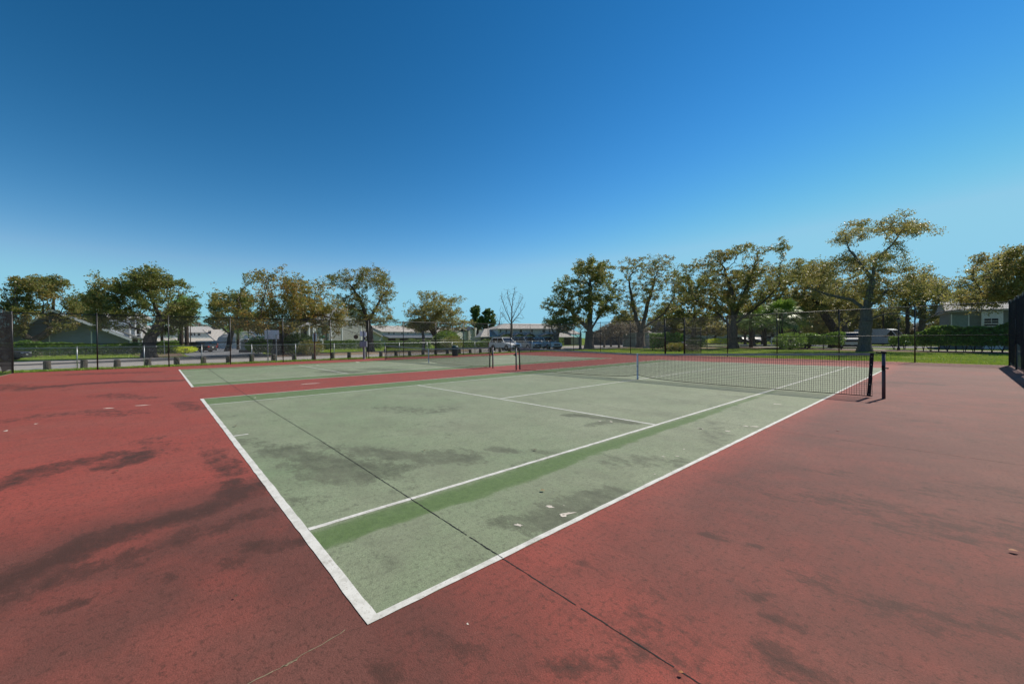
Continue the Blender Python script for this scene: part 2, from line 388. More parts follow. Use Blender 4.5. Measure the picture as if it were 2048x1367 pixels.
# ------------------------------------------------------------ ground
t = NT('lawn'); v = t.pos()
n = t.noise(v, .25, 5, .6); n2 = t.noise(v, 6, 6, .7); n3 = t.noise(v, 40, 3, .7)
c = t.ramp(t.math('ADD', t.math('MULTIPLY', n, .7), t.math('MULTIPLY', n2, .3)), [(.36, (.085, .15, .012)), (.5, (.18, .26, .022)), (.6, (.26, .28, .05)), (.72, (.36, .29, .13))])
c = t.mix(t.ramp(n3, [(.35, .5), (.55, 0.)]), c, (.03, .05, .01))
M_lawn = t.principled(c, .95, t.bump(t.math('ADD', n3, n2), .8, .05), spec=.1)
S = 1400
ys_ = MB(); ys_.add([(-S, -S, -.03), (S, -S, -.03), (S, S, -.03), (-S, S, -.03)], [(0, 1, 2, 3)])
tag(ys_.build('ground', M_lawn), kind='structure')
def paving(name, col, var=.15, scale=2):
    t = NT(name); v = t.pos()
    a = t.noise(v, .35, 5, .6); b = t.noise(v, 18, 5, .75)
    c = t.ramp(a, [(.3, tuple(x*(1-var) for x in col)), (.7, tuple(x*(1+var) for x in col))])
    c = t.mix(t.ramp(b, [(.35, .35), (.5, 0.)]), c, tuple(x*.6 for x in col))
    return t.principled(c, .92, t.bump(b, .3, .01), spec=.2)
M_conc = paving('aged asphalt parking', (.36, .33, .295)); M_asph = paving('dark asphalt', (.075, .075, .078)); M_walk = paving('concrete walk', (.48, .45, .41))
M_mulch = paving('mulch', (.17, .115, .08), .35); M_dirt = paving('sandy dirt', (.30, .22, .14), .3); M_lot = paving('lot asphalt', (.20, .20, .205)); M_grass2 = M_lawn
def sheet(name, pts, mat, z):
    m = MB(); m.add([(x, y, z) for x, y in pts], [tuple(range(len(pts)))]); return tag(m.build(name, mat), kind='structure')
sheet('parking_strip', [(-32.2, -60), (-32.2, 90), (-40, 90), (-40, -60)], M_conc, -.012)
sheet('road', [(-40, -60), (-40, 90), (-49, 90), (-49, -60)], M_conc, -.016)
sheet('road_resurfaced', [(-39.6, -20), (-39.6, 6), (-39.2, 12), (-42, 13.5), (-45.5, 11), (-46.5, 4), (-45.8, 0), (-44.2, -4), (-41.5, -9), (-40.8, -20)], M_asph, -.004)
sheet('sandy_verge', [(-39.4, 12), (-38.6, 18), (-38.3, 26), (-37, 27.5), (-46, 34), (-50, 24), (-49.5, 15), (-43, 11.5)], M_dirt, -.002)
sheet('road_edge', [(-49.6, 13), (-49.8, 24), (-47, 34), (-46.2, 34), (-49.0, 24), (-48.8, 13)], M_asph, .002)
sheet('driveway', [(-46.5, 2.6), (-52, 1.5), (-62, 1.6), (-78, 0), (-78, 14), (-60, 9.6), (-52, 8.4), (-45.6, 8.8)], M_lot, -.006)
sheet('parking_lot', [(-78, -6), (-78, 26), (-135, 40), (-135, -25)], M_lot, -.010)
sheet('crosswalk', [(-47.4, 2.9), (-48.4, 2.8), (-48.0, 8.3), (-47.0, 8.4)], M_walk, .0)
sheet('mulch_bed', [(-40.5, 6.5), (-40.2, 12.6), (-44, 14), (-52, 14.5), (-54, 9.6), (-46, 8.9)], M_mulch, .004)
sheet('mulch_bed', [(-50, -1), (-52, 1.3), (-64, 1.3), (-66, -2.5), (-60, -3)], M_mulch, .004)
def ribbon(name, pts, w, mat, z):
    P = np.array(pts, float); d = np.gradient(P, axis=0); d /= np.linalg.norm(d, axis=1)[:, None]; nn = np.stack([-d[:, 1], d[:, 0]], 1)
    n = len(P); m = MB(); L = P+nn*w/2; R = P-nn*w/2
    m.add([(x, y, z) for x, y in R]+[(x, y, z) for x, y in L], [(i, i+1, n+i+1, n+i) for i in range(n-1)])
    return tag(m.build(name, mat), kind='structure')
walk = np.array([(-60, 96), (-40, 78), (-28, 70.5), (-19, 65.5), (-11, 60.2), (-3, 56), (6, 53.5), (16, 52), (40, 50)], float)
ribbon('mulch_bed', walk+np.array([-1, -2.5]), 6.5, M_mulch, -.014)
ribbon('sidewalk', walk, 1.9, M_walk, .0)
ribbon('road', walk+np.array([3, 12]), 11, M_lot, -.012)
ribbon('sandy_verge', [(-24, 33.2), (-18, 32.5), (-12, 31.9), (-8, 31.4)], 1.1, M_dirt, -.0)
ribbon('sandy_verge', [(-33, 47), (-29, 51), (-24, 52), (-19, 55)], 7, M_dirt, -.016)
# blue accessible bay line at the far left of the parking strip
m = MB(); strip(m, (-32.6, -6.6), (-36.2, -4.6), .12, -.004); tag(m.build('bay_line', simple('blue paint', (.06, .25, .5))), kind='structure')
m = MB(); strip(m, (-32.6, -6.35), (-36.2, -4.35), .1, -.004)
for yy in (3.2, 5.8): strip(m, (-84, yy+1), (-92, yy+2), .15, .0)
for yy in range(14, 44, 3): strip(m, (-32.8, yy+14), (-37.5, yy+14), .1, -.004)
tag(m.build('bay_line', simple('white road paint', (.62, .61, .58))), kind='structure')

# ------------------------------------------------------------ grass blades
def blades(name, X, Y, h, w, mat, z0=-.03):
    n = len(X); a = rng.uniform(0, 2*PI, n); hh = h*rng.uniform(.5, 1.3, n); lean = rng.normal(0, .35, (n, 2))*hh[:, None]
    dx = np.cos(a)*w/2; dy = np.sin(a)*w/2
    V = np.empty((n, 3, 3)); V[:, 0] = np.stack([X-dx, Y-dy, np.full(n, z0)], 1); V[:, 1] = np.stack([X+dx, Y+dy, np.full(n, z0)], 1)
    V[:, 2] = np.stack([X+lean[:, 0], Y+lean[:, 1], z0+hh], 1)
    return tag(link(name, mesh_np(name, V.reshape(-1, 3), np.arange(3*n).reshape(n, 3), mat)), kind='stuff')
M_blade = leafmat('grass blades', [(0., (.05, .10, .008)), (.45, (.12, .18, .012)), (.75, (.17, .19, .03)), (1., (.24, .19, .08))], .3, .7)
n = 26000; X = -29.3-2.9*rng.random(n)**1.2; Y = rng.uniform(-9, 36, n); k = fbm(X, Y, 1.2, 8) > .42; k |= X > -29.75
o = blades('grass', X[k], Y[k], .09, .03, M_blade); tag(o, 'low green grass and weeds along the left court fence', 'grass')
n = 60000; X = rng.uniform(-30, 16, n); Y = yfar(X)+.1+17*rng.random(n)**1.5; k = fbm(X, Y, 1.5, 18) > .35
o = blades('grass', X[k], Y[k], .07, .035, M_blade); tag(o, 'sunlit lawn grass beyond the far court fence', 'grass')
n = 24000; X = rng.uniform(-69, -50, n); Y = rng.uniform(-22, 45, n); k = ((Y < 0) | (Y > 14.5))
o = blades('grass', X[k], Y[k], .08, .05, M_blade); tag(o, 'grass strip in front of the long clipped hedges', 'grass')

# ------------------------------------------------------------ fences
M_blk = simple('black coated steel', (.012, .011, .012), .45, .3, 20)
M_mesh = simple('black coated wire', (.018, .018, .02), .5, .2, 20)
M_galv = simple('galvanised steel', (.42, .44, .45), .42, .2, 10, .6)
M_galvm = simple('galvanised wire', (.30, .31, .32), .5, .2, 10, .4)
def wire_panel(L, z0, z1, pitch, th, seg=.75):
    """chain link diamonds as flat wires along local x"""
    V = []; H = z1-z0
    offs = np.arange(-H, L, pitch*1.414)
    A = []; B = []
    for s in (1, -1):
        for x in offs:
            xa, za, xb, zb = (x, z0, x+H, z1) if s == 1 else (x, z1, x+H, z0)
            # clip to 0..L
            ta = max(0, (0-xa)/(xb-xa)); tb = min(1, (L-xa)/(xb-xa))
            if tb <= ta: continue
            n = max(1, int(round((tb-ta)*H*1.414/seg)))
            tt = np.linspace(ta, tb, n+1)
            for i in range(n):
                A.append((xa+(xb-xa)*tt[i], s*.003, za+(zb-za)*tt[i])); B.append((xa+(xb-xa)*tt[i+1], s*.003, za+(zb-za)*tt[i+1]))
    A = np.array(A); B = np.array(B); d = B-A; d /= np.linalg.norm(d, axis=1)[:, None]
    p = np.stack([-d[:, 2], 0*d[:, 0], d[:, 0]], 1); q = np.array([0, 1, 0.])
    n = len(A); r = th/2; V = np.empty((n, 6, 3))
    for i in range(3):
        a = 2*PI*i/3; off = p*math.cos(a)*r+q*math.sin(a)*r
        V[:, i] = A+off; V[:, 3+i] = B+off
    b = (np.arange(n)*6)[:, None]
    F = np.concatenate([b+np.array([[i, (i+1) % 3, 3+(i+1) % 3, 3+i]]) for i in range(3)])
    return V.reshape(-1, 3), F
def chain_fence(name, label, A, B, posts, H, pr, mesh_mat, post_mat, pitch=.055, th=.007, mid=None, group=None, gaps=()):
    A = np.array(A, float); B = np.array(B, float); L = np.hypot(*(B-A)); rz = math.atan2(B[1]-A[1], B[0]-A[0])
    r = thing(name, label, 'fence', A, rz, group)
    for p, rad in posts:
        m = MB(); m.tube((p, 0, -.1), (p, 0, H+.03), rad, n=10); m.lathe([(rad*1.12, 0), (rad*1.12, .03), (rad*.5, .06)], (p, 0, H+.02), 10)
        m.build('post', post_mat, r, True)
    segs = []; x = 0
    for g0, g1 in gaps: segs.append((x, g0)); x = g1
    segs.append((x, L))
    tr = MB(); mr = MB(); tr.tube((0, 0, H), (L, 0, H), .021, n=8)
    # fence ties / small couplings
    xx = 1.5
    while xx < L: tr.tube((xx-.05, 0, H), (xx+.05, 0, H), .025, n=8); xx += 6.1
    tr.build('top_rail', post_mat, r, True)
    for a, b in segs:
        if mid: mr.tube((a, 0, mid), (b, 0, mid), .018, n=8)
        V, F = wire_panel(b-a, .03, H, pitch, th); V[:, 0] += a
        V[:, 1] -= .025*0
        link('wire_mesh', mesh_np('wire_mesh', V, F, mesh_mat), r)
    if mid: mr.build('mid_rail', post_mat, r, True)
    return r
FA = (-29.2, 33.0); FB = (3.75, 29.4); LF = math.hypot(32.95, 3.6)
def fpos(x): return (x+29.2)/32.95*LF
fl_posts = [(y+6.2, .03) for y in (-3.27, -.32, 2.69, 5.7, 8.85, 11.75, 14.75, 17.9, 20.9, 23.9, 26.9, 29.8)]+[(0, .04), (39.2, .04)]
chain_fence('chain_link_fence', 'tall black chain link fence between the far court and the parking strip', (-29.2, -6.2), FA, fl_posts, 3.0, .03, M_mesh, M_blk, mid=1.42)
ff = [(fpos(x), .03) for x in (-25.39, -21.6, -18, -9.29, -6.03, -2.7, .56)]+[(fpos(-14.45), .055), (fpos(-12.69), .045), (LF-.01, .035)]
g0, g1 = fpos(-14.45), fpos(-12.69)
chain_fence('chain_link_fence', 'tall black chain link fence behind the courts in front of the sunny lawn', FA, FB, ff, 3.02, .03, M_mesh, M_blk, mid=1.45, gaps=((g0, g1),))
rr = [(3.1*i, .035) for i in range(0, 12)]
chain_fence('chain_link_fence', 'black chain link fence with windscreen at the right edge', (3.75, 29.4), (3.75, -6.2), rr, 3.02, .03, M_mesh, M_blk, pitch=.09, mid=1.45)
nr = [(3.0*i, .035) for i in range(0, 12)]
chain_fence('chain_link_fence', 'black chain link fence with windscreen at the left edge', (-29.2, -6.2), (3.75, -6.2), nr, 3.0, .03, M_mesh, M_blk, pitch=.09, mid=1.45)
chain_fence('low_chain_link_fence', 'waist high galvanised chain link fence beside the stubby bollards', (-31.5, -8.5), (-31.5, 37), [(4.24+2.82*i, .024) for i in range(-1, 15)]+[(1.42*0+42.5, .024)], 1.2, .024, M_galvm, M_galv, pitch=.06, th=.003)
# gate in the far fence
ga = np.array(FA)+(np.array(FB)-np.array(FA))*((g0+.07)/LF); gw = g1-g0-.14; rzf = math.atan2(-3.6, 32.95)
gt = thing('chain_link_gate', 'black chain link gate in the back fence between two thick posts', 'gate', ga, rzf)
m = MB()
for z in (.08, 1.1, 2.05): m.tube((0, 0, z), (gw, 0, z), .02)
for x in (0, gw): m.tube((x, 0, .08), (x, 0, 2.05), .02)
m.build('gate_frame', M_blk, gt, True)
V, F = wire_panel(gw, .1, 2.03, .055, .0045); link('wire_mesh', mesh_np('wire_mesh', V, F, M_mesh), gt)
m = MB(); m.box(gw-.12, gw+.02, -.03, .03, 1.0, 1.12); m.tube((gw-.05, -.06, 1.06), (gw-.2, -.06, 1.06), .012); m.build('latch', M_galv, gt)
# transom panel above the gate
m = MB(); V, F = wire_panel(g1-g0, 2.16, 3.02, .055, .0045); tp = link('wire_transom', mesh_np('wire_transom', V, F, M_mesh), gt); tp.location.x = -.07
m = MB(); m.tube((-.07, 0, 2.14), (gw+.07, 0, 2.14), .02); m.build('lintel_rail', M_blk, gt, True)
# short return fence beyond the gate
p0 = at(1402, 36.4); p1 = at(1414, 50.2)
chain_fence('short_fence', 'short black chain link return fence on the lawn behind the gate', (-12.72, 31.25), tuple(p0), [(np.hypot(*(np.array(p0)-np.array((-12.72, 31.25)))), .03)], 2.3, .03, M_mesh, M_blk, mid=1.2)
r = thing('steel_post', 'thin black post standing on the lawn behind the gate', 'post', p1)
m = MB(); m.tube((0, 0, -.1), (0, 0, 2.65), .045, n=8); m.lathe([(.05, 0), (.05, .05), (.02, .09)], (0, 0, 2.62)); m.build('shaft', M_blk, r)
# windscreens: knitted shade cloth
t = NT('windscreen cloth'); v = t.coord()
nz = t.noise(t.stretch(v, (1, 1, .25)), 1.3, 4)
wv = t.noise(v, 90, 2)
col = t.ramp(nz, [(.3, (.006, .006, .007)), (.7, (.015, .0145, .016))])
pb = t.n('ShaderNodeBsdfPrincipled', i={'Base Color': col, 'Roughness': .9, 'Specular IOR Level': .1})
trn = t.n('ShaderNodeBsdfTransparent')
mx = t.n('ShaderNodeMixShader', i={0: t.ramp(wv, [(.35, .80), (.65, .96)]), 1: trn.outputs[0], 2: pb.outputs[0]})
t.t.links.new(mx.outputs[0], t.out.inputs[0]); M_cloth = t.m
def windscreen(label, A, B, side, lifts):
    A = np.array(A, float); B = np.array(B, float); L = np.hypot(*(B-A)); rz = math.atan2(B[1]-A[1], B[0]-A[0])
    r = thing('windscreen', label, 'windscreen', A, rz, 'windscreens tied to the court fences')
    n = int(L/.25); xs_ = np.linspace(0.03, L, n+1); rows = 8; V = []
    for j in range(rows+1):
        for i, x in enumerate(xs_):
            zb = .16+.05*math.sin(x*2.1)+sum(h for (a, b, h) in lifts if a < x < b)
            z = zb+(2.93-zb)*j/rows
            V.append((x, side*.04+.02*math.sin(x*1.7+j*.8)*math.sin(PI*j/rows), z))
    V = np.array(V); idx = np.arange((rows+1)*(n+1)).reshape(rows+1, n+1)
    F = np.stack([idx[:-1, :-1].ravel(), idx[:-1, 1:].ravel(), idx[1:, 1:].ravel(), idx[1:, :-1].ravel()], 1)
    link('cloth', mesh_np('cloth', V, F, M_cloth, True), r)
    m = MB()
    for x in np.arange(.2, L, 1.5): m.tube((x, side*.07, 2.9), (x, side*.07, 3.04), .006, n=4)
    build_each(m, 'tie', simple('cable tie', (.5, .5, .5)), r); r['kind'] = 'x'; del r['kind']
    return r
windscreen('black windscreen cloth hanging at the right end of the court', (3.75, 29.3), (3.75, -6.0), -1, [(3.0, 5.2, .9), (6.3, 9, 1.0), (12, 15, .5)])
windscreen('black windscreen cloth hanging at the far left edge of the court', (-29.0, -6.2), (3.6, -6.2), 1, [(2, 3, .3)])

# ------------------------------------------------------------ bollards
M_bol = simple('weathered timber', (.075, .062, .05), .95, .45, 9, bump=.8)
ords = 'first second third fourth fifth sixth seventh eighth ninth tenth eleventh twelfth thirteenth fourteenth fifteenth sixteenth seventeenth eighteenth nineteenth twentieth twenty-first twenty-second twenty-third twenty-fourth twenty-fifth twenty-sixth'.split()
src = None
for i in range(26):
    y = -5.43+1.385*i
    if src is None:
        m = MB(); m.lathe([(.155, -.1), (.155, .02), (.15, .25), (.148, .42), (.14, .46), (.09, .475)], n=12)
        o = m.build('bollard', M_bol); src = o
        for vv in o.data.vertices: vv.co.x += rng.normal(0, .006); vv.co.y += rng.normal(0, .006)
    else: o = src.copy(); COL.objects.link(o)
    o.location = (-31.95+rng.normal(0, .05), y, 0); o.rotation_euler = (rng.normal(0, .03), rng.normal(0, .03), rng.uniform(0, 6)); o.scale = (1, 1, rng.uniform(.9, 1.1))
    tag(o, ords[i]+' stubby timber bollard from the left along the parking strip', 'bollard', 'stubby bollards along the parking strip')

# ------------------------------------------------------------ tennis nets
M_tape = simple('weathered net tape', (.30, .29, .31), .8, .25, 6); M_cord = simple('black net cord', (.010, .010, .012), .75)
M_postn = simple('grey painted net post', (.115, .105, .125), .5, .25, 5); M_strap = simple('white strap webbing', (.62, .64, .78), .7, .1)
M_side = simple('black side band', (.012, .011, .012), .7)
def tennis_net(x0, label):
    xa, xb, yn = x0-11.88, x0+.91, 11.885
    r = thing('tennis_net', label, 'tennis net', (xa, yn, 0), 0, 'tennis nets')
    L = xb-xa; c = 6.395                       # centre strap position
    def top(x): 
        s = abs(x-c)/c; return .914+(1.07-.914)*s**1.15
    def bot(x):
        s = abs(x-c)/c; return .025+.14*math.exp(-s*9)+.012*s
    a0, a1 = .20, L-.20
    for k, px_ in enumerate((0, L)):
        m = MB(); m.tube((px_, 0, -.1), (px_, 0, 1.07), .035, n=14)
        po = m.build('post', M_postn, r, True)
        m = MB(); m.lathe([(.046, 0), (.05, .015), (.05, .04), (.035, .052)], (px_, 0, 1.06), 14); m.tube((px_, -.0, 1.07), (px_+(.13 if k == 0 else -.13), 0, 1.085), .016, n=8)
        m.build('cap', M_side, po, True)
        s_ = -1 if k == 0 else 1
        m = MB(); m.box(px_-.03, px_+.03, -.075, -.035, .66, .78); m.tube((px_, -.07, .72), (px_+s_*.09, -.09, .72), .016, n=8); m.build('winch', M_side, po)
        m = MB()
        for z in (.12, .38, .62, .85): m.tube((px_, -.0, z), (a0 if k == 0 else a1, 0, z-.02+.04*(z > .5)), .0022, n=4)
        build_each(m, 'lacing', M_cord, r)
        xs_ = a0 if k == 0 else a1
        m = MB(); zz = np.linspace(bot(xs_), top(xs_)-.0, 7); b = [(.0, -.025*s_*math.sin(PI*q*.9)*0-.06*s_*(1-q)) for q in np.linspace(0, 1, 7)]
        for i in range(6):
            xq, xr = xs_+b[i][1], xs_+b[i+1][1]
            m.add([(xq-.034, -.012, zz[i]), (xq+.034, -.012, zz[i]), (xr+.034, -.012, zz[i+1]), (xr-.034, -.012, zz[i+1]),
                   (xq-.034, .012, zz[i]), (xq+.034, .012, zz[i]), (xr+.034, .012, zz[i+1]), (xr-.034, .012, zz[i+1])],
                  [(0, 1, 2, 3), (7, 6, 5, 4), (0, 3, 7, 4), (1, 5, 6, 2), (3, 2, 6, 7), (0, 4, 5, 1)])
        sb = m.build('side_band', M_side, r)
        m = MB()
        for q in (.04, .27, .5, .73, .92): m.tube((xs_-.06*s_*(1-q), -.013, zz[0]+(zz[-1]-zz[0])*q), (xs_-.06*s_*(1-q), -.017, zz[0]+(zz[-1]-zz[0])*q), .009, n=8)
        build_each(m, 'grommet', simple('brass grommet', (.7, .66, .5), .4), sb)
    n = 90; xs_ = np.linspace(a0, a1, n+1)
    m = MB()
    for i in range(n):
        p, q = xs_[i], xs_[i+1]
        m.add([(p, -.01, top(p)-.055), (q, -.01, top(q)-.055), (q, -.01, top(q)), (p, -.01, top(p)), (p, .01, top(p)-.055), (q, .01, top(q)-.055), (q, .01, top(q)), (p, .01, top(p))],
              [(0, 1, 2, 3), (7, 6, 5, 4), (3, 2, 6, 7), (0, 4, 5, 1)])
    m.build('headband', M_tape, r)
    m = MB(); m.tube((0, 0, 1.08), (a0, 0, top(a0)-.01), .004, n=5); m.tube((L, 0, 1.08), (a1, 0, top(a1)-.01), .004, n=5); m.build('net_cable', M_galv, r)
    m = MB()
    for i in range(n): m.tube((xs_[i], 0, bot(xs_[i])), (xs_[i+1], 0, bot(xs_[i+1])), .011, n=5, cap=False)
    m.build('bottom_cord', M_cord, r)
    # netting: square mesh cords
    P = []; Q = []; nv = int((a1-a0)/.047); rows = 20
    gx = a0+np.arange(nv+1)*(a1-a0)/nv+np.random.default_rng(3).normal(0, .0015, nv+1)
    jz = np.random.default_rng(4).normal(0, .0022, (rows+1, nv+1)); jx = np.random.default_rng(5).normal(0, .002, (rows+1, nv+1))
    T = np.array([top(x)-.05 for x in gx]); B_ = np.array([bot(x) for x in gx]); lev = np.linspace(0, 1, rows+1)
    lev = lev**.9
    Z = B_[None]+(T-B_)[None]*lev[:, None]+jz; Xg = gx[None]+jx+0*Z
    Pn = np.stack([Xg, 0*Z, Z], 2)
    A = np.concatenate([Pn[:-1].reshape(-1, 3), Pn[:, :-1].reshape(-1, 3)]); B = np.concatenate([Pn[1:].reshape(-1, 3), Pn[:, 1:].reshape(-1, 3)])
    d = B-A; d /= np.linalg.norm(d, axis=1)[:, None]; p = np.stack([-d[:, 2], 0*d[:, 0], d[:, 0]], 1); q = np.array([0, 1, 0.])
    N = len(A); V = np.empty((N, 6, 3)); rr_ = .0043
    for i in range(3):
        an = 2*PI*i/3; off = p*math.cos(an)*rr_+q*math.sin(an)*rr_; V[:, i] = A+off; V[:, 3+i] = B+off
    bb = (np.arange(N)*6)[:, None]
    F = np.concatenate([bb+np.array([[i, (i+1) % 3, 3+(i+1) % 3, 3+i]]) for i in range(3)])
    link('netting', mesh_np('netting', V.reshape(-1, 3), F, M_cord), r)
    m = MB(); m.box(c-.025, c+.025, -.02, -.014, .0, .925); m.box(c-.025, c+.025, .014, .02, .0, .925); m.box(c-.025, c+.025, -.014, .014, .917, .925)
    st = m.build('centre_strap', M_strap, r)
    m = MB()
    for z in (.28, .46): m.box(c-.03, c+.03, -.026, -.021, z, z+.018)
    build_each(m, 'buckle', simple('strap buckle', (.2, .21, .22), .4), st)
    m = MB(); m.box(c-.03, c+.03, -.03, .03, .009, .03); m.build('anchor', M_galv, st)
    return r
tennis_net(0., 'tennis net in front with grey posts and white centre strap across the near court')
tennis_net(-14.55, 'tennis net on the far court on the left beside the parking strip')

# ------------------------------------------------------------ foliage
def leaf_quads(C, size, seed, aspect=.62, updir=.25):
    r = np.random.default_rng(seed); n = len(C)
    a = r.normal(size=(n, 3)); a /= np.linalg.norm(a, axis=1)[:, None]
    b = r.normal(size=(n, 3)); b -= a*(a*b).sum(1)[:, None]; b /= np.linalg.norm(b, axis=1)[:, None]
    s = size*r.uniform(.55, 1.25, n)[:, None]
    V = np.empty((n, 4, 3)); V[:, 0] = C-a*s*.5; V[:, 1] = C+b*s*.5*aspect; V[:, 2] = C+a*s*.5; V[:, 3] = C-b*s*.5*aspect
    return V.reshape(-1, 3), np.arange(4*n).reshape(n, 4)
def frustums(A, B, ra, rb, n):
    N = len(A); d = B-A; L = np.linalg.norm(d, axis=1)[:, None]; d = d/np.maximum(L, 1e-6)
    A = A-d*ra[:, None]*.25
    ref = np.where(np.abs(d[:, 2:3]) < .9, np.array([[0, 0, 1.]]), np.array([[1., 0, 0]]))
    p = np.cross(d, ref); p /= np.linalg.norm(p, axis=1)[:, None]; q = np.cross(d, p)
    V = np.empty((N, 2*n, 3))
    for i in range(n):
        a = 2*PI*i/n; o_ = p*math.cos(a)+q*math.sin(a); V[:, i] = A+o_*ra[:, None]; V[:, n+i] = B+o_*rb[:, None]
    b = (np.arange(N)*2*n)[:, None]
    F = np.concatenate([b+np.array([[i, (i+1) % n, n+(i+1) % n, n+i]]) for i in range(n)])
    return V.reshape(-1, 3), F
def grow(blobs, trunk, limbs, nattr, step, seed, maxit=110, up=.04, jit=.25):
    """space colonisation; blobs (x,y,z,rx,ry,rz)"""
    r = np.random.default_rng(seed); vol = np.array([b[3]*b[4]*b[5] for b in blobs])**.8; cnt = np.maximum(8, (nattr*vol/vol.sum())).astype(int)
    A = []
    for b, k in zip(blobs, cnt):
        u = r.normal(size=(k, 3)); u /= np.linalg.norm(u, axis=1)[:, None]; u *= (r.random(k)**.42)[:, None]
        A.append(np.array(b[:3])+u*np.array(b[3:]))
    A = np.concatenate(A)
    P = []; par = []
    def chain(pts, start):
        cur = start
        for q in pts:
            q = np.array(q, float); p = P[cur] if cur >= 0 else None
            if p is None: P.append(q); par.append(-1); cur = 0; continue
            L = np.linalg.norm(q-p); n = max(1, int(L/step))
            for i in range(1, n+1):
                P.append(p+(q-p)*i/n+r.normal(0, step*.07, 3)); par.append(cur); cur = len(P)-1
        return cur
    tip = chain(trunk, -1)
    for lim in limbs:
        d = [np.linalg.norm(np.array(lim[0])-q) for q in P]; chain(lim[1:], int(np.argmin(d)))
    P0 = np.array(P); par = list(par); P = list(P)
    D = np.linalg.norm(A[:, None]-P0[None], axis=2); near = D.argmin(1); dist = D.min(1)
    kill = step*1.7
    for it in range(maxit):
        alive = dist > kill; A = A[alive]; near = near[alive]; dist = dist[alive]
        if len(A) == 0: break
        Pa = np.array(P); v = (A-Pa[near])/dist[:, None]
        uq, inv = np.unique(near, return_inverse=True)
        S_ = np.zeros((len(uq), 3)); np.add.at(S_, inv, v); S_ += r.normal(0, jit, S_.shape)*np.linalg.norm(S_, axis=1)[:, None]+1e-6
        S_ /= np.linalg.norm(S_, axis=1)[:, None]; S_[:, 2] += up; S_ /= np.linalg.norm(S_, axis=1)[:, None]
        new = Pa[uq]+S_*step; base = len(P)
        P += list(new); par += list(uq)
        D = np.linalg.norm(A[:, None]-new[None], axis=2); m = D.min(1); a = D.argmin(1)
        k = m < dist; near[k] = base+a[k]; dist[k] = m[k]
        if len(P) > 9000: break
    return np.array(P), np.array(par)
def skin(P, par, tip=.014, e=1.2, flare=1.5, trunk_r=None):
    n = len(P); w = np.zeros(n); child = np.zeros(n, int)
    for i in range(n-1, 0, -1):
        if child[i] == 0: w[i] = 1
        w[par[i]] += w[i]; child[par[i]] += 1
    rad = tip*np.maximum(w, 1)**(1/e)
    if trunk_r: rad = tip+(rad-tip)*(trunk_r-tip)/max(rad[0]-tip, 1e-6)
    h = P[:, 2]; fl = 1+(flare-1)*np.clip(1-h/.9, 0, 1)**2; fl = np.where(np.hypot(P[:, 0], P[:, 1]) < 1.2, fl, 1); rad = rad*fl
    idx = np.arange(1, n); A = P[par[idx]]; B = P[idx]
    ra = np.minimum(rad[par[idx]], rad[idx]*1.25+.01); rb = rad[idx]
    thick = rb > .06; Vs = []; Fs = []; off = 0
    for msk, k in ((thick, 8), (~thick, 3)):
        if msk.sum() == 0: continue
        V, F = frustums(A[msk], B[msk], ra[msk], rb[msk], k); Vs.append(V); Fs.append(F+off); off += len(V)
    return np.concatenate(Vs), np.concatenate(Fs), rad, child
def bark(name, col):
    if name in _mc: return _mc[name]
    t = NT(name); v = t.coord(); a = t.noise(t.stretch(v, (3, 3, .8)), 3, 6, .7)
    _mc[name] = t.principled(t.ramp(a, [(.3, tuple(x*.55 for x in col)), (.7, tuple(x*1.35 for x in col))]), .95, t.bump(a, .8, .05), spec=.15); return _mc[name]
M_bark = bark('oak bark', (.115, .095, .078)); M_barkg = bark('grey bark', (.15, .135, .12)); M_barkd = bark('dark bark', (.06, .045, .035))
L_olive = leafmat('olive oak leaves', [(0., (.024, .038, .010)), (.35, (.052, .068, .015)), (.6, (.088, .090, .024)), (.85, (.13, .10, .034)), (1., (.15, .085, .03))])
L_brown = leafmat('browning oak leaves', [(0., (.028, .042, .012)), (.3, (.055, .068, .018)), (.6, (.095, .085, .026)), (.8, (.14, .085, .03)), (1., (.12, .09, .06))])
L_gold = leafmat('golden oak leaves', [(0., (.035, .050, .013)), (.35, (.082, .085, .026)), (.65, (.135, .115, .042)), (1., (.17, .095, .035))])
L_orange = leafmat('turning orange leaves', [(0., (.03, .048, .012)), (.3, (.07, .08, .02)), (.6, (.13, .10, .026)), (1., (.27, .10, .02))])
L_green = leafmat('deep green leaves', [(0., (.018, .045, .010)), (.5, (.04, .085, .014)), (.8, (.075, .12, .02)), (1., (.12, .14, .03))])
L_bright = leafmat('glossy hedge leaves', [(0., (.018, .045, .010)), (.5, (.05, .10, .015)), (.8, (.09, .16, .02)), (1., (.2, .25, .06))])
L_yellow = leafmat('yellow shrub leaves', [(0., (.13, .16, .01)), (.5, (.3, .33, .02)), (1., (.45, .42, .04))])
L_pine = leafmat('pine needles', [(0., (.014, .035, .010)), (.5, (.026, .055, .012)), (1., (.05, .085, .02))], .3)
L_grey = leafmat('grey brown twigs', [(0., (.06, .05, .04)), (.5, (.12, .10, .075)), (1., (.17, .13, .09))], .15)
RZ = math.atan2(CR[1], CR[0])
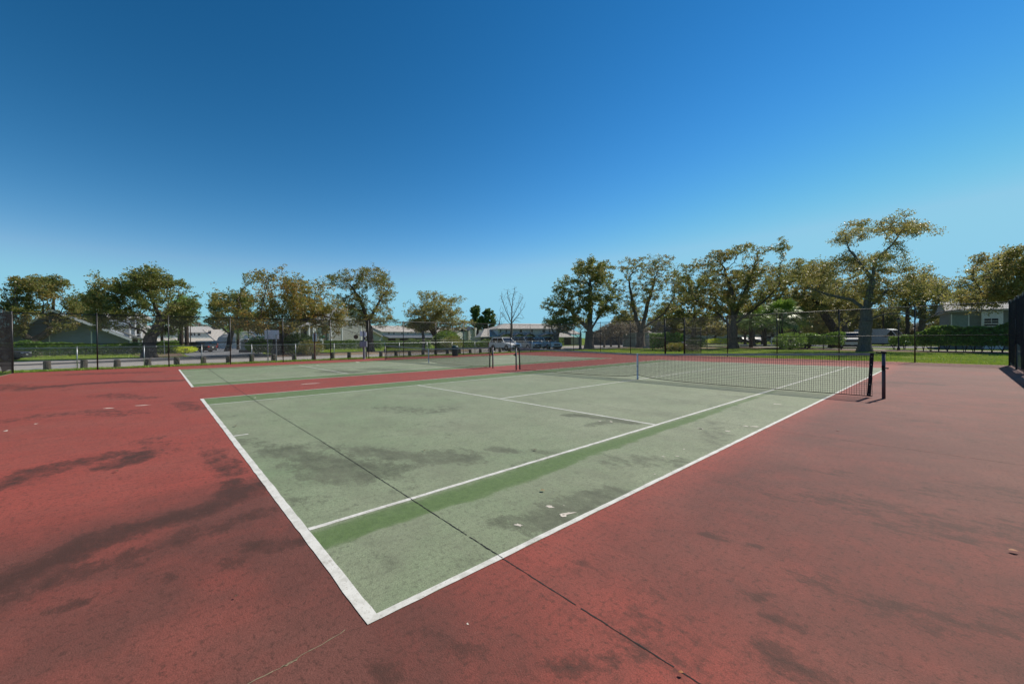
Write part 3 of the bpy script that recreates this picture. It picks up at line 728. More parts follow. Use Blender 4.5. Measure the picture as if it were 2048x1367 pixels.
def tree(name, label, px, Z, blobs, leaf, nattr=700, step=.42, nleaf=9000, size=.2, seed=1, trunk_top=None, lean=0, limbs=(), mat=None, tip=.016, trunk_r=None, group=None, spread=.31, cat='tree', up=.04, dens=1., depthk=.9):
    mat = mat or M_bark; b0 = at(px, Z)
    fw = np.array([b0[0]-CAM[0], b0[1]-CAM[1]]); fw /= np.hypot(*fw); rt = np.array([fw[1], -fw[0]]); D0 = float((b0-CAM[:2])@fw)
    def loc(x, y):
        d = ray(x, y); t_ = D0/(d[:2]@fw); p_ = CAM+t_*d; return (float((p_[:2]-b0)@rt), float(p_[2]))
    def rad_(x, y, rx, ry): return (abs(loc(x+rx, y)[0]-loc(x-rx, y)[0])/2, abs(loc(x, y+ry)[1]-loc(x, y-ry)[1])/2)
    bl = []; r = np.random.default_rng(seed); nattr = int(nattr*1.9); step *= .86; nleaf = int(nleaf*2.1)
    half = max(abs(loc(b[0], b[1])[0]) for b in blobs)
    for (x, y, rx, ry) in blobs:
        lx, lz = loc(x, y); RX, RZ_ = rad_(x, y, rx, ry)
        ry_ = max(RX, RZ_)*depthk; k = math.sqrt(max(0, 1-(lx/(half+1))**2))
        bl.append((lx, r.uniform(-1, 1)*half*.45*k, lz, RX, ry_, RZ_))
        if k > .5: bl.append((lx*.7, r.choice([-1, 1])*half*.45*k, lz-RZ_*.2, RX*.8, ry_*.8, RZ_*.8))
    tt = trunk_top or (px, hor(px)+10); tx, tz = loc(*tt)
    if tz < 1.2: tz = 1.6
    lm = [[(loc(x, y)[0], 0 if i == 0 else .3*math.sin(i*1.3+seed), loc(x, y)[1]) for i, (x, y) in enumerate(L)] for L in limbs]
    P, par = grow(bl, [(0, 0, -.1), (tx*.5, 0, tz*.5), (tx, 0, tz)], lm, nattr, step, seed, up=up)
    V, F, rad, child = skin(P, par, tip, trunk_r=trunk_r)
    o = thing(name, label, cat, b0, math.atan2(rt[1], rt[0]), group)
    link('trunk', mesh_np('trunk', V, F, mat, True), o)
    if nleaf:
        cand = np.where((rad < .05) & (P[:, 2] > tz*.8))[0]
        wts = fbm(P[cand, 0]+P[cand, 1]*.7+50, P[cand, 2]+P[cand, 1]*.4+50, 1.6, seed+40, 2); wts = np.clip((wts-.31)*3.8, .08, 1)
        nc = nleaf//9; pk = r.choice(cand, nc, p=wts/wts.sum()); cc = P[pk]+r.normal(0, spread*.75, (nc, 3))*np.array([1, 1, .7])
        q_ = r.integers(0, nc, nleaf); C = cc[q_]+r.normal(0, spread*.42, (nleaf, 3))*np.array([1, 1, .6])
        V, F = leaf_quads(C, size, seed+5); link('crown', mesh_np('crown', V, F, leaf), o)
    return o
OAK = 'live_oak'
tree(OAK, 'spreading brownish oak at the far left beside the grey gabled house', 66, 46.5, [(12,600,50,34),(75,572,58,26),(130,595,42,28),(60,622,60,26),(125,645,38,22),(20,650,36,24),(45,565,30,18),(150,620,26,26),(105,566,40,20)], L_brown, 900, .42, 11500, .2, 11, (66,682), limbs=[[(66,684),(90,668),(115,648)],[(66,684),(45,668),(20,655)]], trunk_r=.62)
tree(OAK, 'dense olive oak with forked trunk rising beside the two palm trunks', 298, 38, [(198,568,26,24),(230,585,40,28),(300,558,52,26),(350,585,42,30),(240,628,58,32),(315,620,64,40),(368,635,34,26),(205,648,30,18),(390,612,14,20),(180,610,26,26),(335,655,40,16),(262,560,34,20)], L_olive, 1200, .36, 19000, .17, 12, (300,670), limbs=[[(300,676),(318,650),(322,630)]], trunk_r=.5)
tree(OAK, 'wide oak with orange tinged crown behind the blank white board signs', 556, 42, [(505,552,32,22),(455,590,36,22),(550,560,46,26),(600,572,42,24),(645,575,30,18),(470,635,50,28),(560,615,66,40),(625,610,46,36),(670,630,24,34),(676,665,18,14),(440,620,24,24),(520,655,56,16),(430,580,20,16),(590,655,44,16)], L_orange, 1300, .38, 20000, .17, 13, (556,672), limbs=[[(556,676),(590,650),(640,628),(670,640)],[(556,676),(530,650),(490,640)]], trunk_r=.5)
tree(OAK, 'tall thin-leaved oak hung with grey moss in front of grey townhouse', 741, 50, [(690,555,40,20),(740,552,46,24),(772,580,24,30),(705,600,40,34),(762,630,34,34),(715,650,40,26),(780,645,18,22),(665,560,22,16)], L_brown, 1100, .42, 9500, .17, 14, (738,640), limbs=[[(738,650),(722,600),(700,570)],[(738,640),(760,600),(778,575)]], trunk_r=.42)
tree(OAK, 'golden olive oak in the middle of the view left of the pines', 876, 54, [(862,590,32,12),(915,600,18,14),(845,632,42,26),(900,640,42,26),(872,612,36,18),(822,606,18,14),(936,645,20,14),(830,650,30,14)], L_gold, 1000, .42, 12000, .17, 15, (874,672), limbs=[[(876,680),(858,650),(845,630)]], trunk_r=.4)
tree('small_tree', 'small forked yellow-leaved tree left of the golden oak trunk', 847, 51, [(847,655,18,12),(835,648,12,10)], L_gold, 200, .36, 1500, .17, 16, (847,676), mat=M_barkg, trunk_r=.18)
tree(OAK, 'dark green dense oak right of the tall bare tree', 1178, 58, [(1180,536,40,28),(1212,555,30,38),(1140,575,42,28),(1190,600,46,36),(1112,612,34,22),(1125,590,30,28),(1225,605,20,30),(1098,642,26,14),(1150,640,34,18)], L_olive, 1300, .5, 19000, .21, 17, (1180,655), limbs=[[(1180,660),(1200,630),(1215,600)],[(1180,660),(1160,640),(1130,610)],[(1180,656),(1181,610),(1180,560)]], mat=M_barkg, trunk_r=.62)
tree('gnarled_tree', 'low gnarled grey tree in front of the blue-grey townhouse row', 1114, 56, [(1105,650,20,12),(1135,650,22,14),(1118,640,20,10)], L_olive, 260, .4, 1700, .18, 18, (1112,682), mat=M_barkg, trunk_r=.4)
tree(OAK, 'nearly bare oak with upswept limbs behind the net strap', 1281, 60, [(1262,530,32,18),(1310,527,44,20),(1340,560,28,32),(1245,585,24,36),(1292,570,46,40),(1240,640,24,12),(1345,605,26,26),(1300,610,40,26)], L_brown, 1300, .5, 7000, .2, 19, (1282,660), limbs=[[(1281,665),(1265,610),(1258,560)],[(1281,665),(1295,610),(1310,560)],[(1281,662),(1330,625),(1350,590)],[(1281,665),(1255,645),(1235,640)]], mat=M_barkg, trunk_r=.6, tip=.02)
tree(OAK, 'broad oak with pale low limb just left of the fan palms', 1466, 52, [(1392,540,34,20),(1432,518,28,16),(1488,502,38,14),(1555,500,34,12),(1375,585,28,24),(1440,560,48,30),(1510,545,44,30),(1555,560,40,30),(1405,610,32,14),(1350,560,18,20),(1480,600,46,20)], L_brown, 1700, .46, 16500, .19, 20, (1466,650), limbs=[[(1466,655),(1440,630),(1415,610),(1390,600)],[(1466,650),(1480,600),(1500,560)],[(1466,650),(1530,600),(1560,570)],[(1466,652),(1465,590),(1450,540)]], trunk_r=.55)
tree(OAK, 'tallest oak with airy crown and long low right limb', 1729, 37.6, [(1708,462,42,16),(1670,478,22,14),(1790,452,40,22),(1840,445,36,16),(1872,465,14,8),(1640,535,44,26),(1700,522,44,22),(1760,525,50,26),(1830,545,54,26),(1885,570,46,26),(1655,580,46,26),(1600,545,34,24),(1725,575,50,20),(1940,600,50,14),(1975,618,40,12),(1810,590,40,16)], L_gold, 2300, .36, 24000, .14, 21, (1732,620), limbs=[[(1732,640),(1775,627),(1815,628),(1850,641),(1880,625),(1930,618),(1975,622)],[(1732,618),(1746,560),(1750,520),(1785,490),(1800,465),(1812,450)],[(1732,620),(1705,600),(1660,590),(1615,575)],[(1745,560),(1700,500),(1690,475)],[(1732,618),(1775,580),(1830,585),(1880,590)]], mat=M_barkg, trunk_r=.48)
tree(OAK, 'leaning dark-trunked oak between the palms and the tallest oak', 1668, 52, [(1640,560,42,32),(1600,590,36,26),(1680,600,40,26),(1630,610,40,22),(1720,605,30,18)], L_gold, 900, .46, 11000, .19, 22, (1668,655), limbs=[[(1668,660),(1650,630),(1630,600)]], mat=M_barkd, trunk_r=.5)
tree(OAK, 'oak overhanging the grey-green house at the right edge', 2085, 33, [(2010,505,34,20),(1965,522,28,16),(2040,530,46,30),(1965,585,46,24),(2030,580,50,34),(2100,530,60,50),(1930,600,30,18),(2150,600,50,40),(1985,560,30,20),(1945,552,26,18),(1910,598,26,18),(1955,590,50,24)], L_gold, 1500, .4, 19000, .16, 23, (2080,640), trunk_r=.5, limbs=[[(2082,650),(2040,600),(1990,585),(1950,590)]])
tree(OAK, 'olive oak standing behind between the nearly bare oak and the broad oak', 1388, 72, [(1370,585,34,30),(1405,590,34,34),(1345,620,34,22),(1425,625,34,24),(1385,640,44,18),(1372,562,26,18),(1420,560,28,22)], L_olive, 900, .6, 11000, .26, 31, (1388,660), trunk_r=.4)
tree(OAK, 'brown olive oak behind the right half of the broad oak', 1505, 66, [(1480,560,36,30),(1520,575,40,34),(1460,600,40,28),(1540,610,36,26),(1500,625,50,20)], L_brown, 800, .6, 9500, .25, 39, (1505,655), trunk_r=.4)
tree(OAK, 'pale gold oak rising behind the leaning dark-trunked oak', 1690, 64, [(1650,560,34,28),(1690,570,40,30),(1730,590,40,30),(1620,600,36,24),(1700,615,56,20)], L_gold, 800, .6, 9500, .24, 40, (1690,655), trunk_r=.4)
tree(OAK, 'golden oak filling the belt behind the fan palms', 1590, 68, [(1560,560,34,30),(1605,545,36,28),(1640,580,30,34),(1540,600,34,26),(1590,610,50,28),(1650,620,34,20)], L_gold, 900, .6, 10500, .25, 32, (1590,655), trunk_r=.42)
tree(OAK, 'green oak behind the long low limb of the tallest oak', 1842, 60, [(1800,600,34,26),(1850,585,44,30),(1900,600,40,24),(1870,625,40,16),(1820,570,30,22)], L_gold, 900, .5, 11000, .23, 33, (1842,655), trunk_r=.36)
tree(OAK, 'dark olive oak between the far left oak and the forked oak', 175, 62, [(160,615,30,26),(190,600,26,24),(180,640,34,18)], L_olive, 600, .5, 6500, .24, 34, (175,668), trunk_r=.35)
tree(OAK, 'olive oak behind the left side of the orange tinged oak', 455, 60, [(440,610,30,22),(480,600,34,28),(430,640,26,16),(500,635,34,18)], L_olive, 700, .5, 8000, .23, 35, (462,668), trunk_r=.35)
tree('pine_tree', 'taller round-crowned green pine left of the tall bare tree', 953, 105, [(952,621,11,13),(950,640,12,12)], L_pine, 420, .7, 6500, .34, 24, (956,650), mat=M_barkd, trunk_r=.3, up=.1)
tree('pine_tree', 'broader rounded green pine nearest the tall bare tree', 976, 102, [(974,634,17,15),(983,645,12,12),(966,650,12,10)], L_pine, 480, .7, 9000, .34, 25, (974,658), mat=M_barkd, trunk_r=.3, up=.1)
tree('bare_tree', 'tall leafless tree standing before the blue-grey townhouses', 1022, 76, [(1027,590,16,18),(1012,600,16,22),(1038,605,16,24),(1020,625,24,18),(1035,635,18,14),(1006,590,6,12)], None, 1100, .42, 0, .2, 26, (1023,650), limbs=[[(1022,650),(1025,600),(1030,572)],[(1022,648),(1012,620),(1002,592)],[(1023,640),(1036,612),(1046,592)],[(1022,652),(1010,636),(1000,622)],[(1023,645),(1040,625),(1050,612)],[(1024,615),(1017,596),(1014,580)]], mat=M_barkg, tip=.022, trunk_r=.24, up=.55)
tree('bare_tree', 'short hazy leafless tree right of the pines', 999, 98, [(997,640,14,16),(1004,630,8,12)], None, 380, .55, 0, .2, 27, (999,662), mat=M_barkg, tip=.026, trunk_r=.2, up=.12)
tree('bare_tree', 'small twiggy leafless tree left of the dense green oak base', 1160, 54, [(1155,662,14,14),(1168,655,14,12)], None, 350, .4, 0, .2, 28, (1160,680), mat=M_barkg, tip=.018, trunk_r=.15)
tree('bare_tree', 'low bare thicket in front of the brown gabled house', 1208, 62, [(1200,668,22,16),(1222,662,20,18)], None, 420, .5, 0, .2, 36, (1208,684), mat=M_barkg, tip=.022, trunk_r=.14)
tree('bare_tree', 'bare grey thicket left of the pale green shed wall', 1238, 60, [(1232,664,18,18),(1252,668,18,16)], None, 420, .5, 0, .2, 37, (1238,684), mat=M_barkg, tip=.022, trunk_r=.14)
for k_, (px_, Z_, lab_) in enumerate(((1222, 66, 'leftmost grey twiggy mass behind the back fence near the net strap'), (1262, 68, 'middle grey twiggy mass behind the back fence near the net strap'), (1312, 70, 'rightmost grey twiggy mass beside the stone pillar'))):
    tree('bare_tree', lab_, px_, Z_, [(px_-14, 664, 20, 18), (px_+14, 660, 20, 20), (px_, 650, 18, 12)], L_grey, 380, .55, 2600, .18, 60+k_, (px_, 682), mat=M_barkg, tip=.022, trunk_r=.14)
tree(OAK, 'pale olive oak behind the grey-green house at the right edge', 1985, 60, [(1930,575,34,24),(1975,545,40,28),(2025,530,44,36),(1955,595,50,20),(2040,590,40,34),(2075,560,34,40)], L_gold, 1100, .5, 14000, .21, 38, (1985,640), trunk_r=.4)
tree('bare_tree', 'spiky tall snag rising behind the tallest oak on the right', 1815, 60, [(1815,600,10,18),(1812,575,8,12)], None, 120, .6, 0, .2, 29, (1815,600), mat=M_barkd, tip=.025, trunk_r=.24)
# background trees: three kinds, copied
def copy_tree(o, label):
    c = o.copy(); COL.objects.link(c); c['label'] = label
    for ch_ in o.children:
        d = ch_.copy(); COL.objects.link(d); d.parent = c
    return c
protos = {}
def bgtree(kind, px, Z, top, w, label):
    """w = crown width in px, top = pixel row of the top"""
    b0 = at(px, Z)
    if kind not in protos:
        Zp = 90; lf, nl, sd = {'brown': (L_grey, 6500, 41), 'olive': (L_olive, 8000, 42), 'rust': (L_brown, 7000, 43), 'gold': (L_gold, 7500, 44)}[kind]
        c = hor(1024); o = tree('background_tree', label, 1024, Zp, [(1024, c-60, 38, 22), (998, c-42, 30, 20), (1052, c-44, 30, 22), (1024, c-30, 44, 20), (985, c-25, 20, 12), (1064, c-24, 20, 12)], lf, 750, .6, nl, .36, sd, (1024, c-6), mat=M_bark, trunk_r=.32, spread=.4, group='trees far behind the courts')
        protos[kind] = o
    else: o = copy_tree(protos[kind], label)
    H0 = 82*90/FPX+1.48; W0 = 100*90/FPX
    H = hz(px, top, Z); W = w*Z/FPX
    o.location = (b0[0], b0[1], 0); o.scale = (W/W0, W/W0, H/H0); o.rotation_euler = (0, 0, RZ+rng.uniform(0, 6))
    return o
for a in [('gold',1262,84,612,70,'pale gold tree low behind the nearly bare oak'), ('olive',1350,80,606,80,'dark olive tree left of the golden belt tree'), ('gold',1490,82,606,80,'golden tree behind the fan palm crowns'), ('olive',1525,78,600,90,'olive tree rising behind the two fan palms'), ('gold',1640,76,604,90,'pale gold tree behind the leaning dark-trunked oak'), ('gold',1700,84,600,90,'gold tree directly behind the tallest oak trunk'), ('olive',1775,78,606,84,'olive tree between the tallest oak trunk and the tall pole'), ('gold',1905,66,604,90,'pale gold tree behind the left end of the grey-green house'), ('brown',445,150,640,90,'hazy brown tree beyond the pale townhouse roofs on the left'), ('rust',500,140,645,80,'brown tree behind the pale blue barn gables'), ('brown',400,150,643,70,'dim brown tree left of the low skylight roof'),
          ('rust',1052,120,650,50,'low rusty tree just right of the tall bare tree'), ('rust',935,125,652,36,'low brown tree behind the cream gabled cluster'), ('olive',800,140,648,46,'low olive tree behind the pale green townhouse row'),
          ('brown',1235,95,635,80,'bare brown thicket tree behind the brown gabled house'), ('gold',1385,88,618,120,'pale gold tree behind the big leaf hedge near the gate'), ('olive',1330,92,622,80,'olive tree behind the nearly bare oak'),
          ('gold',1430,95,628,90,'pale olive tree seen left of the broad oak trunk'), ('brown',1545,100,625,90,'brown tree behind the fan palms'), ('gold',1600,85,622,90,'yellowish tree right of the fan palms'),
          ('olive',1650,92,638,70,'dark spreading small tree left of the silver pickup'), ('brown',1700,100,632,90,'brown tree behind the silver pickup'), ('gold',1760,96,618,80,'pale gold tree seen under the tallest oak'),
          ('brown',1800,82,640,90,'purplish bare tree behind the lamp post'), ('brown',1860,76,632,90,'bare brown tree left of the grey-green house'), ('rust',1900,84,636,80,'low brown tree touching the grey-green house'),
          ('olive',120,90,640,110,'dark tree behind the grey gabled house roof'), ('rust',700,130,640,60,'brown tree behind the grey townhouse gable'), ('olive',600,120,640,80,'olive tree behind the townhouse columns'), ('brown',1490,110,628,80,'hazy brown tree behind the broad oak trunk'),
          ('olive',1955,70,612,110,'dark tree right behind the grey-green house'), ('rust',30,95,650,60,'brown tree at the far left edge')]:
    bgtree(*a)
# hedges and shrubs
def hedge(name, label, A, B, w, h, n, size, leaf, lift=0., seed=1, cat='hedge', stems=0, top_noise=.3):
    A = np.array(A, float); B = np.array(B, float); L = np.hypot(*(B-A)); rz = math.atan2(B[1]-A[1], B[0]-A[0]); r = np.random.default_rng(seed)
    o = thing(name, label, cat, A, rz)
    x = r.uniform(0, L, n); hh = h*(1+top_noise*(fbm(x, x*0+seed, 1.5, seed)-.5)*2); z = lift+(hh-lift)*(1-r.random(n)**1.8*1.0)
    z = np.where(r.random(n) < .4, lift+(hh-lift)*r.random(n), z)
    y = w/2*np.sign(r.uniform(-1, 1, n))*(1-r.random(n)**1.6*.9)+w*.08*(fbm(x, z, .8, seed+3)-.5)
    V, F = leaf_quads(np.stack([x, y, z], 1)+r.normal(0, .03, (n, 3)), size, seed, .7)
    link('foliage', mesh_np('foliage', V, F, leaf), o)
    m = MB(); k = stems or max(3, int(L/1.2))
    for xs1 in np.linspace(.3, L-.3, k):
        for q in range(3):
            m.tube((xs1+r.normal(0, .05), r.normal(0, .05), -.05), (xs1+r.normal(0, .3), r.normal(0, w*.2), h*.6), .028, .015, n=5)
    build_each(m, 'stem', M_barkd, o); return o
def shrub(name, label, px, Z, w, h, n, size, leaf, seed=1, cat='shrub', zc=.5):
    b0 = at(px, Z); o = thing(name, label, cat, b0, RZ); r = np.random.default_rng(seed)
    u = r.normal(size=(n, 3)); u /= np.linalg.norm(u, axis=1)[:, None]; u *= (r.random(n)**.3)[:, None]
    lump = 1+.35*(fbm(u[:, 0]*2+5, u[:, 2]*2+u[:, 1]+5, .8, seed)-.5)
    C = u*lump[:, None]*np.array([w/2, w/2, h/2])+np.array([0, 0, h*.52]); C[:, 2] = np.maximum(C[:, 2], .03)
    V, F = leaf_quads(C, size, seed, .6); link('foliage', mesh_np('foliage', V, F, leaf), o)
    m = MB()
    for q in range(5): m.tube((r.normal(0, .06), r.normal(0, .06), -.05), (r.normal(0, w*.2), r.normal(0, w*.2), h*.6), .03, .012, n=5)
    build_each(m, 'stem', M_barkd, o); return o
hedge('clipped_hedge', 'long dark clipped hedge in front of the grey gabled house', (-64.5, -16), (-64, 1.0), 1.3, 1.45, 15000, .15, L_green, .12, 51)
hedge('clipped_hedge', 'clipped hedge in front of the grey sided townhouse', tuple(at(643, 68)), tuple(at(765, 66)), 1.3, 1.35, 9000, .17, L_green, .1, 52)
hedge('clipped_hedge', 'clipped hedge before the pale green townhouse garages', tuple(at(772, 68)), tuple(at(862, 68)), 1.3, 1.35, 7000, .17, L_green, .1, 53)
hedge('clipped_hedge', 'dark clipped hedge left of the parked white crossover', tuple(at(915, 62)), tuple(at(1125, 66)), 1.4, 1.3, 12000, .17, L_green, .1, 54)
hedge('big_leaf_hedge', 'big-leaved green hedge seen through the gate', tuple(at(1300, 46)), tuple(at(1366, 45)), 2.2, 2.0, 5500, .2, L_bright, .25, 55)
hedge('big_leaf_hedge', 'tall glossy hedge in front of the grey-green house', tuple(at(1838, 37.5)), tuple(at(2080, 31)), 1.4, 2.05, 13000, .19, L_bright, .55, 56, stems=13)
hedge('big_leaf_hedge', 'loose glossy hedge left of the silver pickup', tuple(at(1608, 46)), tuple(at(1688, 43)), 1.2, 1.75, 5000, .15, L_bright, .5, 57)
hedge('low_hedge', 'low hedge section behind the lamp post', tuple(at(1780, 42)), tuple(at(1840, 40)), 1.1, 1.5, 3200, .15, L_bright, .5, 58)
shrub('shrub', 'clipped bright yellow shrub beside the dark sedan', 370, 51, 2.6, 1.0, 3000, .12, L_yellow, 61)
shrub('shrub', 'dark rounded shrub left of the yellow shrub', 330, 50, 3.2, 1.6, 3500, .15, L_green, 62)
shrub('shrub', 'green leafy shrub behind the oak trunk by the hedge', 350, 53, 2.6, 1.7, 2500, .15, L_bright, 63)
shrub('shrub', 'big dark shrub under the blank white board signs', 545, 45, 5.2, 2.1, 7000, .15, L_green, 64)
shrub('shrub', 'dark bushy mass right of the board signs', 592, 44, 4.6, 2.3, 7000, .15, L_green, 65)
shrub('shrub', 'reddish twiggy shrub near the dark red sign post', 622, 40, 2.6, 1.6, 2600, .13, L_brown, 66)
shrub('shrub', 'dark shrub at the right of the monument sign', 516, 47, 2.6, 1.6, 3000, .15, L_green, 67)
shrub('shrub', 'tall dark bush at the base of the golden oak', 892, 50, 3.6, 2.6, 5500, .15, L_green, 68)
shrub('shrub', 'olive leafy bush right of the golden oak trunk', 903, 47, 2.6, 1.9, 2500, .14, L_olive, 69)
shrub('shrub', 'round bronze shrub on the left under the big-leaved hedge', 1344, 42, 1.3, .9, 1200, .1, L_orange, 70)
shrub('shrub', 'round bronze shrub on the right under the big-leaved hedge', 1357, 42, 1.3, .9, 1200, .1, L_brown, 71)
shrub('shrub', 'low grey shrub right of the gate', 1384, 43, 1.7, .7, 1200, .1, L_grey, 72)
shrub('shrub', 'long golden shrub bed beyond the sidewalk', 1440, 80, 5.5, 1.2, 2600, .2, L_yellow, 73)
shrub('shrub', 'dark leafy shrub hiding the black car', 1580, 45, 3.4, 1.9, 3000, .15, L_green, 74)
shrub('shrub', 'dark dome shrub behind the gate post', 1393, 52, 2.6, 1.5, 2000, .15, L_green, 75)

# ------------------------------------------------------------ palms
L_fan = leafmat('fan palm fronds', [(0., (.02, .05, .012)), (.5, (.05, .10, .018)), (.85, (.12, .17, .03)), (1., (.26, .27, .10))], .3)
def fan_palm(label, px, Z, H, rc, seed, n=46, tr=.2, name='fan_palm', feather=False):
    b0 = at(px, Z); o = thing(name, label, 'palm', b0, RZ); r = np.random.default_rng(seed)
    m = MB(); prof = []
    for k in range(15):
        z = H*k/14; prof.append((tr*(1.15-.2*k/14)+(.03 if k % 2 else 0), z))
    m.lathe(prof, n=10); m.build('trunk', M_barkd, o, True)
    V = []; F = []
    for i in range(n):
        az = r.uniform(0, 2*PI); el = r.uniform(-.7, 1.25); d = np.array([math.cos(az)*math.cos(el), math.sin(az)*math.cos(el), math.sin(el)])
        pl = rc*r.uniform(.45, .6); base = np.array([0, 0, H-.1]); hub = base+d*pl+np.array([0, 0, -.12*pl])
        side = np.cross(d, [0, 0, 1.]); side /= np.linalg.norm(side)+1e-6; upv = np.cross(side, d)
        b = len(V); V += [tuple(base-side*.02), tuple(base+side*.02), tuple(hub+side*.012), tuple(hub-side*.012)]; F.append((b, b+1, b+2, b+3))
        K = 15
        for j in range(K):
            if feather:
                s_ = j/(K-1); root = base+d*rc*s_*1.0+np.array([0, 0, -1.0*rc*s_**2*.55])
                for sg in (1, -1):
                    tipp = root+side*sg*rc*.26*math.sin(PI*min(1, s_*.85+.12))+d*rc*.12-np.array([0, 0, .12*rc])
                    b = len(V); V += [tuple(root), tuple(root+d*.06), tuple(tipp)]; F.append((b, b+1, b+2))
            else:
                a = (j/(K-1)-.5)*3.6; q = d*math.cos(a)+side*math.sin(a)
                l = rc*.55*(1-.25*abs(a)/1.8)*r.uniform(.85, 1.1); mid = hub+q*l*.6+upv*.04; tipp = hub+q*l+np.array([0, 0, -.22*l])
                wv_ = np.cross(q, upv)*.035*rc/1.4
                b = len(V); V += [tuple(hub), tuple(mid-wv_), tuple(tipp), tuple(mid+wv_)]; F.append((b, b+1, b+2, b+3))
    me = bpy.data.meshes.new('fronds'); me.from_pydata([tuple(map(float, q)) for q in V], [], F); me.materials.append(L_fan); link('fronds', me, o)
    return o
fan_palm('fan palm whose crown meets the broad oak trunk', 1502, 55, 4.3, 2.5, 81)
fan_palm('bright fan palm left of the dark shrub', 1562, 50, 4.3, 2.6, 82, 56)
fan_palm('fan palm just behind and right of the bright one', 1590, 53, 3.9, 2.3, 83)
fan_palm('small fan palm at the left of the palm row', 1530, 62, 3.6, 2.2, 84)
fan_palm('slim fan palm before the white skylight roof', 457, 85, 4.0, 1.3, 85, 30, .16)
fan_palm('bright drooping palm beside the monument sign', 476, 70, 3.6, 2.2, 86, 30, .2, 'feather_palm', True)
fan_palm('green drooping palm behind the forked oak trunk', 324, 55, 3.0, 2.0, 87, 30, .14, 'feather_palm', True)
fan_palm('small palm in front of the pale green upper windows', 357, 85, 4.0, 1.5, 88, 26, .14, 'feather_palm', True)
fan_palm('tall palm trunk left of the pair near the dark sedan', 363, 52, 6.0, 1.8, 89, 36, .2)
fan_palm('tall palm trunk right of the pair near the dark sedan', 373.5, 51, 6.2, 1.8, 90, 36, .2)

# ------------------------------------------------------------ buildings
M_white = simple('white trim', (.78, .78, .76), .6, .05); M_glass = simple('dark window glass', (.03, .035, .042), .12, .3, 2, spec=.8)
M_roofg = simple('grey shingle', (.42, .40, .375), .9, .2, 12, bump=.5); M_roofb = simple('brown shingle', (.46, .42, .375), .9, .2, 12, bump=.5); M_roofs = simple('slate shingle', (.12, .14, .17), .9, .2, 12)
M_dark = simple('painted carport shade', (.03, .027, .026), .9); M_gar = simple('garage door brown', (.05, .042, .04), .7)  # shade of the open bays is put into the colour of flat panels
S_blue = siding('blue grey siding', (.20, .265, .33)); S_lblue = siding('light blue siding', (.62, .67, .70)); S_grey = siding('warm grey siding', (.52, .50, .46), .2)
S_green = siding('pale green siding', (.60, .63, .60), .2); S_cream = siding('cream siding', (.68, .64, .57), .2); S_panel = siding('brown vertical panel', (.17, .14, .12), .22, True); S_gg = siding('grey green siding', (.22, .25, .235), .17); S_beige = siding('beige siding', (.5, .47, .41), .2)
